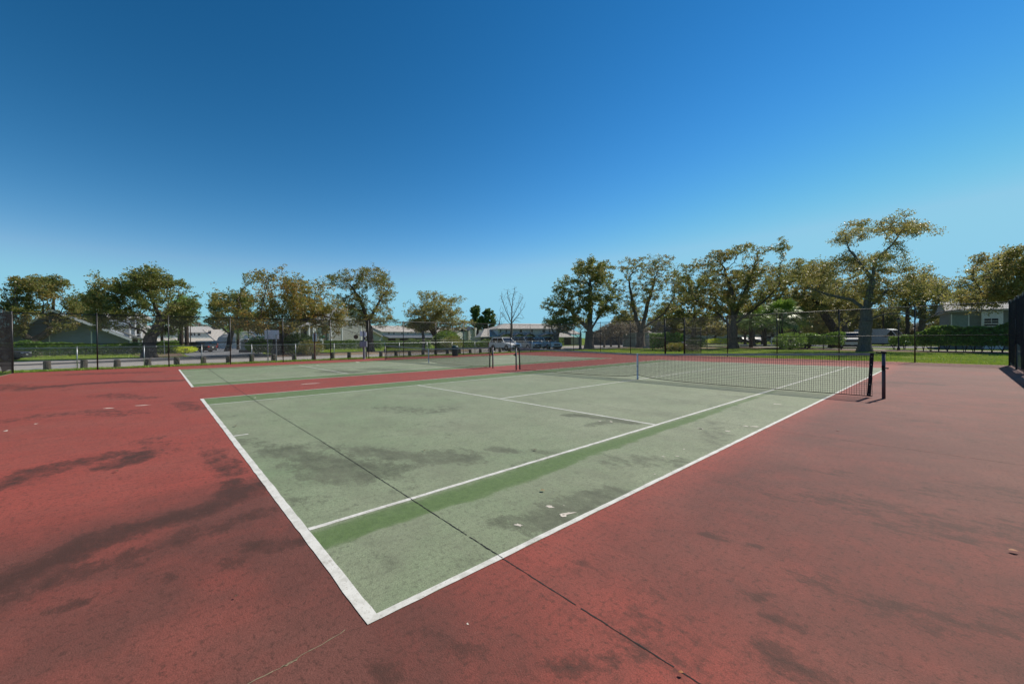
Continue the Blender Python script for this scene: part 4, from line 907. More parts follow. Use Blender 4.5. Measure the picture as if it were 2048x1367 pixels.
class Bld:
    def __init__(s, label, px0, Z0, px1, Z1, cat='house', name='townhouse', ang=None):
        s.A = at(px0, Z0); s.B = at(px1, Z1)
        if ang is not None:
            a = math.radians(ang); u = np.array([-math.sin(a), math.cos(a)]); d = ray(px1, 675)[:2]
            tt = np.linalg.solve(np.array([d, -u]).T, s.A-CAM[:2]); s.B = s.A+u*tt[1]
        s.L = np.hypot(*(s.B-s.A)); s.u = (s.B-s.A)/s.L
        s.o = thing(name, label, cat, s.A, math.atan2(s.u[1], s.u[0]))
    def U(s, px):
        d = ray(px, 675)[:2]; m = np.array([d, -s.u]).T; tt = np.linalg.solve(m, s.A-CAM[:2]); return float(tt[1])
    def H(s, px, py):
        p = s.A+s.u*s.U(px); return hz(px, py, depth(p))
    def wall(s, px0, px1, py, mat, y0=0, dep=8, z0=0, name='wall', top=None):
        a, b = s.U(px0), s.U(px1); h = top if top is not None else s.H((px0+px1)/2, py)
        m = MB(); m.box(a, b, y0, y0+dep, z0-.05, h); return m.build(name, mat, s.o)
    def rect(s, name, px0, px1, py0, py1, mat, y=-.03, th=.06, parent=None):
        a, b = s.U(px0), s.U(px1); h0, h1 = s.H((px0+px1)/2, py0), s.H((px0+px1)/2, py1)
        m = MB(); m.box(a, b, y, y+th, min(h0, h1), max(h0, h1)); return m.build(name, mat, parent or s.o)
    def window(s, px0, px1, py0, py1, y=0.):
        a, b = s.U(px0), s.U(px1); h1, h0 = s.H((px0+px1)/2, py0), s.H((px0+px1)/2, py1)
        m = MB(); f = .07
        m.box(a-f, b+f, y-.05, y-.002, h1, h1+f); m.box(a-f, b+f, y-.07, y-.002, h0-f, h0); m.box(a-f, a, y-.05, y-.002, h0, h1); m.box(b, b+f, y-.05, y-.002, h0, h1)
        m.box(a, b, y-.045, y-.003, (h0+h1)/2-.02, (h0+h1)/2+.02)
        w = m.build('window', M_white, s.o); g = MB(); g.box(a, b, y-.03, y-.001, h0, h1); g.build('pane', M_glass, w); return w
    def roof_x(s, px0, px1, ze, zr, dep, mat, y0=0, ov=.5, name='roof', hip=0):
        a, b = s.U(px0), s.U(px1); m = MB()
        f, k, r_ = y0-ov, y0+dep+ov, y0+dep/2
        a0, b0 = a-.3, b+.3; ha = a0+hip; hb = b0-hip
        m.add([(a0, f, ze), (b0, f, ze), (hb, r_, zr), (ha, r_, zr), (a0, k, ze), (b0, k, ze), (a0, f, ze-.18), (b0, f, ze-.18), (a0, k, ze-.18), (b0, k, ze-.18)],
              [(0, 1, 2, 3), (4, 3, 2, 5), (0, 3, 4), (1, 5, 2), (0, 6, 7, 1), (1, 7, 9, 5), (5, 9, 8, 4), (4, 8, 6, 0), (6, 8, 9, 7)])
        return m.build(name, mat, s.o)
    def roof_profile(s, pts, dep, mat, y0=-.4, th=.22, name='roof'):
        """roof surfaces following a polyline of (px,py), extruded backwards"""
        Q = [(s.U(x), s.H(x, y)) for x, y in pts]; m = MB()
        poly = Q+[(x, z-th) for x, z in reversed(Q)]; m.prism(poly, 'y', y0, y0+dep); return m.build(name, mat, s.o)
    def gable(s, pts, mat, dep=8, y0=0, name='wall'):
        Q = [(s.U(x), s.H(x, y)) for x, y in pts]; Q = [(Q[0][0], -.05)]+Q+[(Q[-1][0], -.05)]
        m = MB(); m.prism(Q, 'y', y0, y0+dep); return m.build(name, mat, s.o)
# H1 grey-blue gabled house, left
b = Bld('blue-grey gabled house behind the hedge at far left', 20, 46, 288, 53, ang=2, name='gabled_house')
b.gable([(16, 672), (105, 622), (258, 675)], S_blue, 14)
b.roof_profile([(4, 679), (105, 617), (264, 676.5)], 15.5, M_roofg, -1.0, .3)
b.roof_profile([(4, 680.5), (105, 618.5), (264, 678)], .08, M_white, -1.1, .28, 'fascia')
for x in (26, 99, 183): b.rect('corner_board', x-1.2, x+1.2, 640 if x > 50 and x < 150 else 662, 712, M_white, -.05, .04)
b.gable([(262, 674), (284, 678)], S_cream, 6, .3); b.rect('door', 266, 275, 678, 704, M_gar, .26, .05)
for x in (261, 277.5): b.rect('porch_post', x-2, x+2, 676, 706, M_white, -.05, .3)
b.roof_profile([(228, 654), (262, 668), (287, 677)], 8, M_roofg, -.6, .22, 'porch_roof')
b = Bld('tall pale blue house block rising behind the grey gable', 222, 62, 300, 66, name='tall_house')
b.wall(222, 262, 636, S_lblue); b.wall(262, 282, 640, S_lblue, .6); b.wall(282, 296, 634, S_cream, .2)
for x in (259.5, 270.5, 282): b.rect('column', x-1.4, x+1.4, 632, 690, M_white, -.3, .3)
b.rect('balcony_shade_panel', 272, 281, 652, 672, M_dark, .55, .04); b.rect('railing', 262, 282, 668, 670, M_white, -.1, .05)
b.roof_x(222, 300, b.H(260, 636), b.H(260, 622), 9, M_roofg)
# H3 pale green row
b = Bld('long pale green two storey row behind the parked cars', 308, 104, 432, 108, ang=16, name='townhouse_row')
b.wall(308, 432, 663, S_green, 0, 10); b.roof_x(308, 432, b.H(370, 664), b.H(370, 651), 10, M_roofg, name='roof')
m = MB(); a_, c_ = b.U(308), b.U(432); m.add([(a_, -3.2, b.H(370, 683)), (c_, -3.2, b.H(370, 683)), (c_, -.01, b.H(370, 676.5)), (a_, -.01, b.H(370, 676.5)), (a_, -3.2, b.H(370, 685)), (c_, -3.2, b.H(370, 685)), (c_, -.01, b.H(370, 678.5)), (a_, -.01, b.H(370, 678.5))], [(0, 1, 2, 3), (7, 6, 5, 4), (0, 4, 5, 1), (0, 3, 7, 4), (1, 5, 6, 2)]); m.build('lower_roof', M_roofb, b.o)
for x0, x1 in ((339, 346), (380, 385), (387, 391), (395, 401), (416, 421)): b.window(x0, x1, 665, 671)
for x0, x1 in ((362, 372), (394, 404), (409, 428)): b.rect('garage_dark_panel', x0, x1, 685, 699, M_dark, -.04, .03)
for x in (352, 375, 391, 406): b.rect('pier', x-1, x+1, 684, 700, M_white, -3.1, .3)
b = Bld('low grey shed-roofed building with a small skylight', 430, 102, 474, 102, ang=16, name='shed_roof_building')
b.wall(430, 474, 681, S_grey, 3, 9)
m = MB(); a_, c_ = b.U(429), b.U(473); z1, z0_ = b.H(450, 657.5), b.H(450, 681); m.add([(a_, -.5, z0_), (c_, -.5, z0_), (c_-.6, 7, z1), (a_, 7, z1), (a_, -.5, z0_-.25), (c_, -.5, z0_-.25), (c_-.6, 7, z1-.25), (a_, 7, z1-.25)], [(0, 1, 2, 3), (7, 6, 5, 4), (0, 4, 5, 1), (0, 3, 7, 4), (1, 5, 6, 2), (3, 2, 6, 7)])
rf = m.build('roof', M_roofb, b.o)
m = MB(); m.box(b.U(432), b.U(436), 3.9, 4.7, b.H(434, 667)+.0, b.H(434, 663)+.3); m.build('skylight', M_glass, rf)
for x0, x1 in ((431, 441), (443, 454), (456, 470)): b.rect('carport_shade_panel', x0, x1, 682.5, 697, M_dark, 2.95, .03)
for x in (430, 442, 455, 472): b.rect('pier', x-.8, x+.8, 682, 698, M_white, 0, .3)
# barn gables
b = Bld('pale blue barn with rounded gable behind the monument sign', 478, 78, 522, 82, ang=14, name='barn')
b.gable([(478, 682), (482, 674), (492, 667.5), (502, 668.5), (512, 674), (520, 681)], S_lblue, 10)
b.roof_profile([(476.5, 683), (481, 673.5), (492, 666), (502, 667), (513, 673), (522, 681)], 11, M_roofg, -.3, .2)
b.rect('door', 484, 487, 683, 692, M_dark, -.04, .03)
b = Bld('white two storey house between barn and oak trunk', 510, 92, 564, 98, ang=14, name='white_house')
b.wall(511, 536, 663, S_lblue); b.wall(536, 562, 658, M_white, .4)
b.roof_profile([(508, 664), (545, 655), (564, 659)], 9, M_roofg, -.4)
for x in (514, 518, 522, 527, 531): b.window(x, x+2, 665, 671)
b.rect('awning', 511, 533, 672, 675.5, simple('blue awning', (.03, .13, .22)), -1.2, 1.2)
# H6 grey townhouse
b = Bld('grey sided townhouse with tall white columns behind the clipped hedge', 590, 64, 762, 72, ang=14, name='townhouse')
b.wall(596, 612, 657, S_beige, 1.4, 9); b.wall(612, 632, 652, S_grey, .5, 9, name='wall'); b.wall(632, 656, 640, S_beige, 0, 9); 
b.gable([(656, 640), (678, 628), (703, 616), (738, 634)], S_grey, 10, -.25)
b.gable([(738, 655), (742, 660), (762, 671)], S_grey, 6, .1, 'wing_wall')
b.roof_profile([(650, 642), (678, 626), (703, 613.5), (742, 633)], 11, M_roofg, -.7)
b.roof_profile([(738, 658), (742, 659), (764, 671.5)], 7, M_roofg, -.3, .18, 'wing_roof')
b.roof_profile([(593, 656), (614, 649), (640, 640)], 9, M_roofg, -.3)
for x in (588, 598, 617, 626, 629.5): b.rect('column', x-1.3, x+1.3, 650, 694, M_white, -.3, .3)
for x in (660.5, 683, 720.5, 737): b.rect('corner_board', x-.9, x+.9, 640, 694, M_white, -.30, .04)
b.rect('door', 642.5, 654.5, 652, 684, S_panel, -.06, .05); b.rect('door_frame', 641, 642.4, 650, 685, M_white, -.1, .09); b.rect('door_frame', 654.6, 656, 650, 685, M_white, -.1, .09); b.rect('sill', 641, 656, 684, 686, M_white, -.14, .13)
b.roof_profile([(639, 651), (648, 648.5), (657, 649)], 1.2, M_roofs, -.9, .15, 'door_canopy')
b.rect('balcony_shade_panel', 610, 616, 654, 672, M_dark, .45, .03); b.window(605, 607, 652, 661, 1.4); b.window(636, 638.5, 650, 659)
# H7
b = Bld('pale green garage townhouse row behind the golden oak', 762, 96, 925, 112, ang=16, name='townhouse_row')
b.wall(764, 868, 662, S_green, 0, 10); b.wall(868, 925, 664, S_cream, .6, 10)
b.roof_x(762, 868, b.H(815, 663), b.H(815, 650.5), 10, M_roofb); b.roof_x(869, 925, b.H(895, 665), b.H(895, 653), 10, M_roofb, .6)
m = MB(); a_, c_ = b.U(764), b.U(868); m.add([(a_, -2.5, b.H(815, 674.5)), (c_, -2.5, b.H(815, 674.5)), (c_, -.01, b.H(815, 670)), (a_, -.01, b.H(815, 670)), (a_, -2.5, b.H(815, 676)), (c_, -2.5, b.H(815, 676)), (c_, -.01, b.H(815, 671.5)), (a_, -.01, b.H(815, 671.5))], [(0, 1, 2, 3), (7, 6, 5, 4), (0, 4, 5, 1), (0, 3, 7, 4), (1, 5, 6, 2)]); m.build('lower_roof', M_roofs, b.o)
for x in (776, 786, 802, 814, 829, 838, 858): b.window(x, x+3.4, 663.5, 668)
for x0, x1 in ((776, 791), (799, 817), (826, 846), (851, 866)): b.rect('garage_dark_panel', x0, x1, 676.5, 690, M_dark, -.04, .03)
# H8 cream gables
b = Bld('cream gabled townhouse cluster beside the pines', 912, 118, 985, 118, ang=16, name='townhouse_cluster')
b.wall(914, 934, 663, S_cream, 0, 8); b.gable([(933, 659), (938, 654), (943, 659)], S_beige, 8, -.8); b.wall(943, 950, 656, S_cream, -1.4, 8); b.gable([(949, 661), (956, 655.5), (964, 661)], S_cream, 8, -.5); b.wall(964, 985, 664, S_beige, 0, 8)
b.roof_profile([(911, 663), (924, 655), (935, 662)], 9, M_roofb, -.4); b.roof_profile([(932, 660), (938, 653), (944, 660)], 9, M_roofs, -1.2); b.roof_profile([(947, 662), (956, 654), (966, 662)], 9, M_roofs, -.9); b.roof_profile([(964, 664), (975, 658), (986, 658)], 9, M_roofb, -.4)
for x, y, yy in ((926, 664, 0), (936.5, 662, -.8), (945.5, 661, -1.4), (954, 663, -.5), (936.5, 674, -.8), (946.5, 674, -1.4), (921, 676, 0)): b.window(x, x+2.4, y, y+4.5, yy)
for x in (956, 960, 965): b.rect('porch_post', x-.4, x+.4, 672, 683, M_white, -1.8, .2)
b.rect('porch_roof', 952, 968, 671, 672.5, M_white, -2.1, 1.5)
# H9 blue-white row
b = Bld('long blue-white townhouse row behind the parked white cars', 984, 84, 1142, 90, name='townhouse_row')
b.wall(996, 1142, 657, S_lblue, 0, 11); b.roof_x(995, 1142, b.H(1070, 657), b.H(1070, 645), 11, M_roofb, hip=3.5)
b.wall(963, 996, 673, S_beige, .8, 8, name='garage_wall')
m = MB(); a_, c_ = b.U(960), b.U(997); z1, z0_ = b.H(990, 655.5), b.H(980, 673); m.add([(a_, -.4, z0_), (c_, -.4, z0_), (c_, 6, z1), (b.U(984), 6, z1), (a_, -.4, z0_-.2), (c_, -.4, z0_-.2), (c_, 6, z1-.2), (a_, 6, z0_-.2)], [(0, 1, 2, 3), (0, 4, 5, 1), (0, 3, 7, 4), (1, 5, 6, 2), (4, 7, 6, 5), (3, 2, 6, 7)]); m.build('garage_roof', M_roofb, b.o)
for x0, x1 in ((997, 1023), (1024, 1046), (1046, 1066), (1076, 1116)):
    b.roof_profile([(x0, 671.5), (x0+(x1-x0)*.35, 667), (x0+(x1-x0)*.7, 667), (x1, 671.5)], 1.6, M_roofs, -1.6, .2, 'canopy_roof')
for x0, x1 in ((999, 1002.5), (1011, 1014.5), (1039, 1044), (1062, 1066), (1085, 1090.5), (1098, 1101), (1122, 1126)): b.window(x0, x1, 659, 664.5)
for x0, x1 in ((963, 984), (986, 998), (1012, 1025), (1034, 1044), (1053, 1073), (1092, 1118)): b.rect('garage_dark_panel', x0, x1, 673.5, 690, M_dark if x1 < 1060 else M_gar, -.05 if x0 > 990 else .75, .03)
for x in (984.5, 998.5, 1011, 1026, 1033, 1045, 1052, 1074, 1090): b.rect('pier', x-.6, x+.6, 672, 691, M_white, -.4, .3)
b = Bld('low garage with brown hip roof behind the gnarled tree', 1116, 84, 1170, 86, name='garage_building')
b.wall(1119, 1168, 674, S_beige, 1, 8); b.roof_x(1119, 1150, b.H(1135, 673.5), b.H(1135, 660), 9, M_roofb, 1, hip=2); b.roof_x(1152, 1168, b.H(1160, 667), b.H(1160, 655), 9, M_roofb, 2, hip=.5); b.rect('garage_door', 1122, 1146, 675, 689, M_gar, .95, .03)
b = Bld('brown gabled house behind the back fence near the net strap', 1168, 88, 1330, 80, name='gabled_house')
b.gable([(1180, 668), (1205, 660), (1238, 646), (1275, 658), (1300, 666)], S_panel, 12); b.roof_profile([(1175, 667), (1205, 657), (1238, 644), (1275, 657), (1304, 667)], 13, M_roofb, -.6)
b.window(1262, 1268, 668, 676); b.rect('door', 1234, 1239, 668, 690, M_gar, -.04, .03)
b = Bld('low pale green shed wall behind the nearly bare oak', 1244, 66, 1312, 62, name='shed')
b.wall(1246, 1298, 665.5, siding('sea green siding', (.25, .32, .295)), 0, 5); b.roof_profile([(1244, 665), (1300, 664.5)], 6, M_roofg, -.4, .15)
for x in (1246, 1272, 1297): b.rect('corner_board', x-.5, x+.5, 666, 694, M_white, -.04, .03)
r = thing('stone_pillar', 'beige rounded pillar left of the big-leaved hedge', 'pillar', at(1300, 56), RZ)
m = MB(); m.lathe([(.62, -.05), (.62, 1.4), (.5, 1.75), (.25, 1.95)], n=14); m.build('shaft', simple('beige stone', (.42, .38, .32)), r, True)
m = MB(); m.box(-.75, .75, -.75, .75, -.05, .18); m.build('plinth', simple('beige stone', (.42, .38, .32)), r)
# H12 grey-green right
b = Bld('grey-green house with white framed window at the right', 1898, 43, 2110, 41, name='house', ang=-84)
b.wall(1900, 1962, 618, S_gg, 0, 9); b.wall(1962, 2005, 622, M_white, -.35, 8, name='bay_wall'); b.wall(2005, 2110, 618, S_gg, 0, 9)
b.roof_x(1898, 2110, b.H(1960, 619), b.H(1960, 596), 9, M_roofg)
b.rect('blind_panel', 1904, 1936, 630, 653, simple('green grey blind', (.22, .29, .27)), -.05, .04); b.rect('panel_frame', 1901.5, 1903.9, 628, 657, M_white, -.09, .08); b.rect('panel_frame', 1936.1, 1938.5, 628, 657, M_white, -.09, .08); b.rect('panel_frame', 1901.5, 1938.5, 654, 657, M_white, -.085, .07)
b.window(1967, 1995, 637, 646.3, -.35); b.rect('mullion', 1980.6, 1981.6, 637, 646, M_white, -.42, .04); b.rect('lower_pane', 1967, 1995, 648, 651.5, M_glass, -.38, .02)
b = Bld('distant blue house glimpsed above the hedge on the right', 1838, 108, 1902, 104, name='house')
b.wall(1840, 1898, 658, siding('mid blue siding', (.17, .27, .42)), 0, 9); b.roof_x(1838, 1900, b.H(1870, 659), b.H(1870, 650), 9, M_roofg); 
for x in (1846, 1858, 1878): b.window(x, x+4, 662, 667)
b = Bld('tan flat building beyond the fan palms', 1505, 135, 1580, 130, name='building')
b.wall(1508, 1575, 659, simple('tan stucco', (.36, .29, .23)), 0, 12); b.rect('shade_panel', 1524, 1532, 667, 672, M_dark, -.04, .03); b.roof_x(1506, 1577, b.H(1540, 659), b.H(1540, 655), 12, M_roofb)
b = Bld('long pale low building behind the bare trees on the right', 1600, 140, 1840, 125, name='building')
b.wall(1600, 1840, 662, S_cream, 0, 12); b.roof_x(1600, 1840, b.H(1720, 663), b.H(1720, 656), 12, M_roofg)
for x in range(1615, 1835, 22): b.window(x, x+7, 664.5, 669)
b = Bld('long low fence-like wall behind the gate and oaks', 1360, 125, 1500, 125, name='building')
b.wall(1360, 1500, 661, S_beige, 0, 10); b.roof_x(1360, 1500, b.H(1430, 662), b.H(1430, 655), 10, M_roofs)
for x in range(1370, 1495, 20): b.window(x, x+6, 664, 669)

# ------------------------------------------------------------ vehicles
M_tyre = simple('tyre rubber', (.012, .012, .013), .85); M_rim = simple('alloy rim', (.35, .35, .36), .35, .1, 8, .7); M_cgl = simple('car glass', (.02, .026, .032), .06, .2, 1, spec=1.)
M_hl = simple('headlight lens', (.7, .72, .75), .15, .1); M_tl = simple('tail light lens', (.45, .015, .015), .25, .1); M_trim = simple('black car trim', (.014, .014, .015), .5)
def paint(name, col, metal=0.):
    if name in _mc: return _mc[name]
    t = NT(name); _mc[name] = t.principled(t.ramp(t.noise(t.coord(), 3, 3), [(.3, tuple(c*.93 for c in col)), (.7, tuple(min(1, c*1.05) for c in col))]), .42, None, metal, .5, Coat_Weight=.15); return _mc[name]
SH = {'suv': dict(L=4.6, W=1.85, H=1.68, belt=1.02, hood=1.0, nose=.85, cab=(-2.2, 1.0), roof=(-1.75, .25), wr=.36, wx=1.37),
      'minivan': dict(L=5.0, W=1.95, H=1.74, belt=1.0, hood=1.0, nose=.8, cab=(-2.42, 1.3), roof=(-2.1, .45), wr=.34, wx=1.5),
      'sedan': dict(L=4.7, W=1.8, H=1.45, belt=.92, hood=.9, nose=.72, cab=(-1.75, 1.0), roof=(-1.0, .3), wr=.33, wx=1.38),
      'pickup': dict(L=5.7, W=2.0, H=1.88, belt=1.2, hood=1.22, nose=1.1, cab=(-.9, 1.35), roof=(-.75, .75), wr=.4, wx=1.75),
      'van': dict(L=5.6, W=2.05, H=2.4, belt=1.2, hood=1.3, nose=1.0, cab=(.5, 2.25), roof=(.5, 1.45), wr=.37, wx=1.75)}
def car(kind, label, p, yaw, mat, name, cat, group=None, stripe=None):
    s = SH[kind]; L, W, H = s['L'], s['W'], s['H']; o = thing(name, label, cat, p, yaw, group)
    gz = .2; wr = s['wr']; h = L/2; wx = s['wx']
    def arch(cx):
        return [(cx+(wr+.06)*math.cos(a), wr-.02+(wr+.06)*math.sin(a)) for a in np.linspace(PI-.1, .1, 9)]
    zr = s['belt']+.02; tail_top = s['belt'] if kind != 'sedan' else s['belt']+.06
    prof = [(-h+.02, gz+.15), (-h+.1, gz)]+arch(-wx)+arch(wx)+[(h-.12, gz), (h, gz+.18), (h-.02, s['nose']-.12), (h-.14, s['nose']), (s['cab'][1]+.35, s['hood']-.03), (s['cab'][1], s['hood']+.02)]
    if kind == 'van': prof += [(s['roof'][1]+.5, s['hood']+.1), (.5, s['belt']), (-h+.06, s['belt'])]
    else: prof += [(s['cab'][0], tail_top), (-h+.08, tail_top-.03)]
    prof += [(-h-.01, tail_top-.2), (-h-.02, gz+.35)]
    n = len(prof); m = MB(); cx = 0; cz = .6
    sl = [(-W/2, .985), (-W/2+.05, 1.), (W/2-.05, 1.), (W/2, .985)]
    vs = []
    for y, k in sl: vs += [(cx+(x-cx)*k, y, cz+(z-cz)*k) for x, z in prof]
    fs = [tuple(range(n-1, -1, -1)), tuple(range(3*n, 4*n))]
    for j in range(3): fs += [(j*n+i, j*n+(i+1) % n, (j+1)*n+(i+1) % n, (j+1)*n+i) for i in range(n)]
    m.add(vs, fs); body = m.build('body', mat, o)
    # greenhouse
    c0, c1 = s['cab']; r0, r1 = s['roof']; wb, wt = W/2-.04, W/2-.2; zb, zt = s['belt']-.02, H
    if kind == 'van':
        m = MB(); m.prism([(-h+.05, .9), (.62, .9), (1.5, H*.93), (1.0, H-.02), (.4, H), (-h+.25, H), (-h+.06, H-.15)], 'y', -W/2+.06, W/2-.06); m.build('cargo_box', mat, o)
        zb = s['hood']; wt = W/2-.15; r0, r1 = .55, 1.5; zt = H*.93; c0, c1 = .55, 2.2
    def frus(x0, x1, x2, x3, za, zc, wa, wc): return [(x0, -wa, za), (x1, -wa, za), (x1, wa, za), (x0, wa, za), (x2, -wc, zc), (x3, -wc, zc), (x3, wc, zc), (x2, wc, zc)]
    FF = [(0, 3, 2, 1), (4, 5, 6, 7), (0, 1, 5, 4), (1, 2, 6, 5), (2, 3, 7, 6), (3, 0, 4, 7)]
    m = MB(); m.add(frus(c0, c1, r0, r1, zb, zt-.05, wb, wt), FF); m.build('window', M_cgl, o)
    m = MB(); m.add(frus(r0-.03, r1+.03, r0+.12, r1-.15, zt-.07, zt, wt+.02, wt-.12), FF)
    # pillars
    def pil(xa, xb, w_, y_s):
        m.add([(xa-w_, y_s*(wb+.006), zb), (xa+w_, y_s*(wb+.006), zb), (xb+w_, y_s*(wt+.012), zt-.05), (xb-w_, y_s*(wt+.012), zt-.05),
               (xa-w_, y_s*(wb-.03), zb), (xa+w_, y_s*(wb-.03), zb), (xb+w_, y_s*(wt-.03), zt-.05), (xb-w_, y_s*(wt-.03), zt-.05)], [(0, 1, 2, 3), (7, 6, 5, 4), (0, 4, 5, 1), (3, 2, 6, 7), (1, 5, 6, 2), (0, 3, 7, 4)])
    for sg in (-1, 1):
        pil(c1-.04, r1-.0, .045, sg); pil(c0+.06, r0+.04, .09 if kind in ('suv', 'minivan') else .06, sg)
        if kind != 'van':
            mid = (c0+c1)/2+.05; pil(mid, mid-.02, .03, sg)
            if kind in ('minivan', 'suv'): pil(mid-1.05, mid-1.05, .03, sg)
    m.build('roof', mat, o)
    # wheels
    for wx_ in (-wx, wx):
        for sg in (-1, 1):
            m = MB(); y0 = sg*(W/2-.22); y1 = sg*(W/2-.005)
            m.tube((wx_, y0, wr), (wx_, y1, wr), wr, n=20); w = m.build('wheel', M_tyre, o)
            m = MB(); m.tube((wx_, y1-sg*.01, wr), (wx_, y1+sg*.012, wr), wr*.62, n=14); m.build('rim', M_rim, w)
    for sg in (-1, 1):
        m = MB(); m.box(h-.28, h-.035, sg*(W/2-.36) if sg > 0 else -W/2+.03, sg*(W/2-.03) if sg > 0 else -W/2+.36, s['nose']-.22, s['nose']-.06); m.build('headlight', M_hl, o)
        m = MB(); a, b2 = sorted((sg*(W/2-.28), sg*(W/2-.01))); m.box(-h-.03, -h+.16, a, b2, tail_top-.28, tail_top-.08); m.build('tail_light', M_tl, o)
        m = MB(); a, b2 = sorted((sg*(W/2-.02), sg*(W/2+.19))); m.box(c1-.3, c1-.12, a, b2, s['belt']-.02, s['belt']+.14); m.build('mirror', mat, o, bevel=.03)
    m = MB(); m.box(h-.06, h+.005, -W/2+.4, W/2-.4, s['nose']-.32, s['nose']-.1); m.build('grille', M_trim, o)
    m = MB(); m.box(h-.12, h+.015, -W/2+.12, W/2-.12, gz+.02, gz+.24); m.box(-h-.03, -h+.1, -W/2+.12, W/2-.12, gz+.02, gz+.24)
    m.box(-wx+wr+.05, wx-wr-.05, -W/2-.004, -W/2+.05, gz-.02, gz+.1); m.box(-wx+wr+.05, wx-wr-.05, W/2-.05, W/2+.004, gz-.02, gz+.1); build_each(m, 'bumper', M_trim, o)
    m = MB(); m.box(h+.004, h+.02, -.16, .16, .42, .53); m.box(-h-.045, -h-.03, -.16, .16, .6, .72); build_each(m, 'licence_plate', simple('plate', (.6, .6, .55)), o)
    if stripe:
        m = MB(); m.prism([(-h+.1, .5), (-.6, .5), (-1.6, 1.3), (-h+.1, 1.8)], 'y', -W/2-.008, -W/2+.05); m.prism([(-h+.1, .5), (-.6, .5), (-1.6, 1.3), (-h+.1, 1.8)], 'y', W/2-.05, W/2+.008); m.build('side_graphic', stripe, o)
    return o
P_white = paint('white car paint', (.80, .80, .79)); P_silver = paint('silver car paint', (.50, .50, .50), .15); P_dark = paint('dark grey car paint', (.035, .04, .05), .3); P_black = paint('black car paint', (.012, .013, .016)); P_mar = paint('maroon car paint', (.075, .02, .025)); P_blue = paint('blue car paint', (.08, .2, .4)); P_grn = paint('green car paint', (.03, .10, .08))
PG = 'cars parked in front of the blue-white townhouses'
ang = math.radians(18)
car('suv', 'white crossover parked leftmost near the court corner', at(1010, 51), math.radians(-2), P_white, 'parked_car', 'car', PG)
car('minivan', 'silver minivan parked behind the white crossover', at(1052, 54), math.radians(-4), P_silver, 'parked_car', 'car', PG)
car('suv', 'white hatchback parked right of the silver minivan', at(1092, 55), math.radians(-6), P_white, 'parked_car', 'car', PG)
car('sedan', 'dark car at the far left edge by the hedge', at(-28, 34), math.radians(80), P_black, 'parked_car', 'car')
car('sedan', 'dark grey sedan parked behind the yellow shrub', at(392, 56), math.radians(228), P_dark, 'parked_car', 'car')
car('sedan', 'pale blue car parked behind the palm trunks', at(344, 80), math.radians(60), P_blue, 'parked_car', 'car')
car('sedan', 'white sedan with roof showing by the pair of palms', at(366, 78), math.radians(50), P_white, 'parked_car', 'car')
car('suv', 'maroon wagon parked under the shed roof', at(433, 92), math.radians(200), P_mar, 'parked_car', 'car')
car('sedan', 'silver car parked right of the maroon wagon', at(455, 95), math.radians(150), P_silver, 'parked_car', 'car')
car('sedan', 'small green car half hidden left of the maroon wagon', at(418, 100), math.radians(30), P_grn, 'parked_car', 'car')
car('suv', 'blue car beside the drooping palm', at(472, 88), math.radians(100), P_blue, 'parked_car', 'car')
car('sedan', 'black sedan parked beyond the broad oak trunk', at(1486, 92), math.radians(-30), P_black, 'parked_car', 'car')
car('sedan', 'dark blue sedan parked right of the black sedan', at(1512, 90), math.radians(-35), paint('navy paint', (.02, .03, .07)), 'parked_car', 'car')
car('suv', 'dark teal car parked beyond the fan palms', at(1535, 100), math.radians(-20), P_grn, 'parked_car', 'car')
car('suv', 'black car mostly hidden by the dark leafy shrub', at(1598, 50), math.radians(-70), P_black, 'parked_car', 'car')
car('pickup', 'silver pickup facing the court left of the tallest trunk', at(1700, 48), math.radians(-78), P_silver, 'pickup_truck', 'truck')
car('van', 'white delivery van with blue rear panel behind the tallest trunk', at(1762, 56), math.radians(-18), paint('pale van paint', (.50, .52, .54)), 'delivery_van', 'van', stripe=simple('blue vehicle wrap', (.02, .07, .25), .4))

# ------------------------------------------------------------ signs, posts, lamp
M_sign = simple('white sign back', (.84, .86, .88), .5, .06)
p = at(535.5, 28.4); q = at(552.5, 28.6)
r = thing('double_post_sign', 'large blank pale board on two grey posts', 'sign', p, math.atan2(q[1]-p[1], q[0]-p[0])); Ls = np.hypot(*(q-p))
for x, hh in ((0, 2.3), (Ls, 1.95)):
    m = MB(); m.box(x-.03, x+.03, -.03, .03, -.1, hh); m.build('post', M_galv, r)
m = MB(); m.box(-.2, Ls+.17, .035, .05, 1.62, 2.26); m.build('board', M_sign, r, bevel=.0)
r = thing('sign_post', 'narrow white sign on a rusty red post', 'sign', at(629, 31), RZ)
m = MB(); m.box(-.035, .035, -.035, .035, -.1, 2.1); m.build('post', simple('rusty red post', (.09, .02, .015)), r); m = MB(); m.box(-.17, .17, .04, .055, 1.42, 2.05); m.build('panel', M_sign, r)
r = thing('utility_post', 'grey utility post carrying small boards and a metal box', 'post', at(728, 31.2), RZ)
m = MB(); m.box(-.07, .07, -.07, .07, -.1, 2.2); m.build('post', simple('grey timber post', (.22, .23, .24)), r)
m = MB(); m.box(-.28, -.08, -.1, -.07, 1.78, 2.18); m.box(.08, .24, -.1, -.07, 1.8, 2.1); build_each(m, 'sign_panel', M_sign, r)
m = MB(); m.box(-.28, .28, -.2, -.075, .95, 1.4); m.build('meter_box', simple('grey metal box', (.28, .30, .33), .5), r, bevel=.01)
m = MB(); m.box(.09, .17, -.16, -.08, 1.5, 1.72); m.build('switch_box', M_trim, r)
r = thing('street_sign', 'green street name signs crossed on a short white post', 'sign', at(645, 56), RZ)
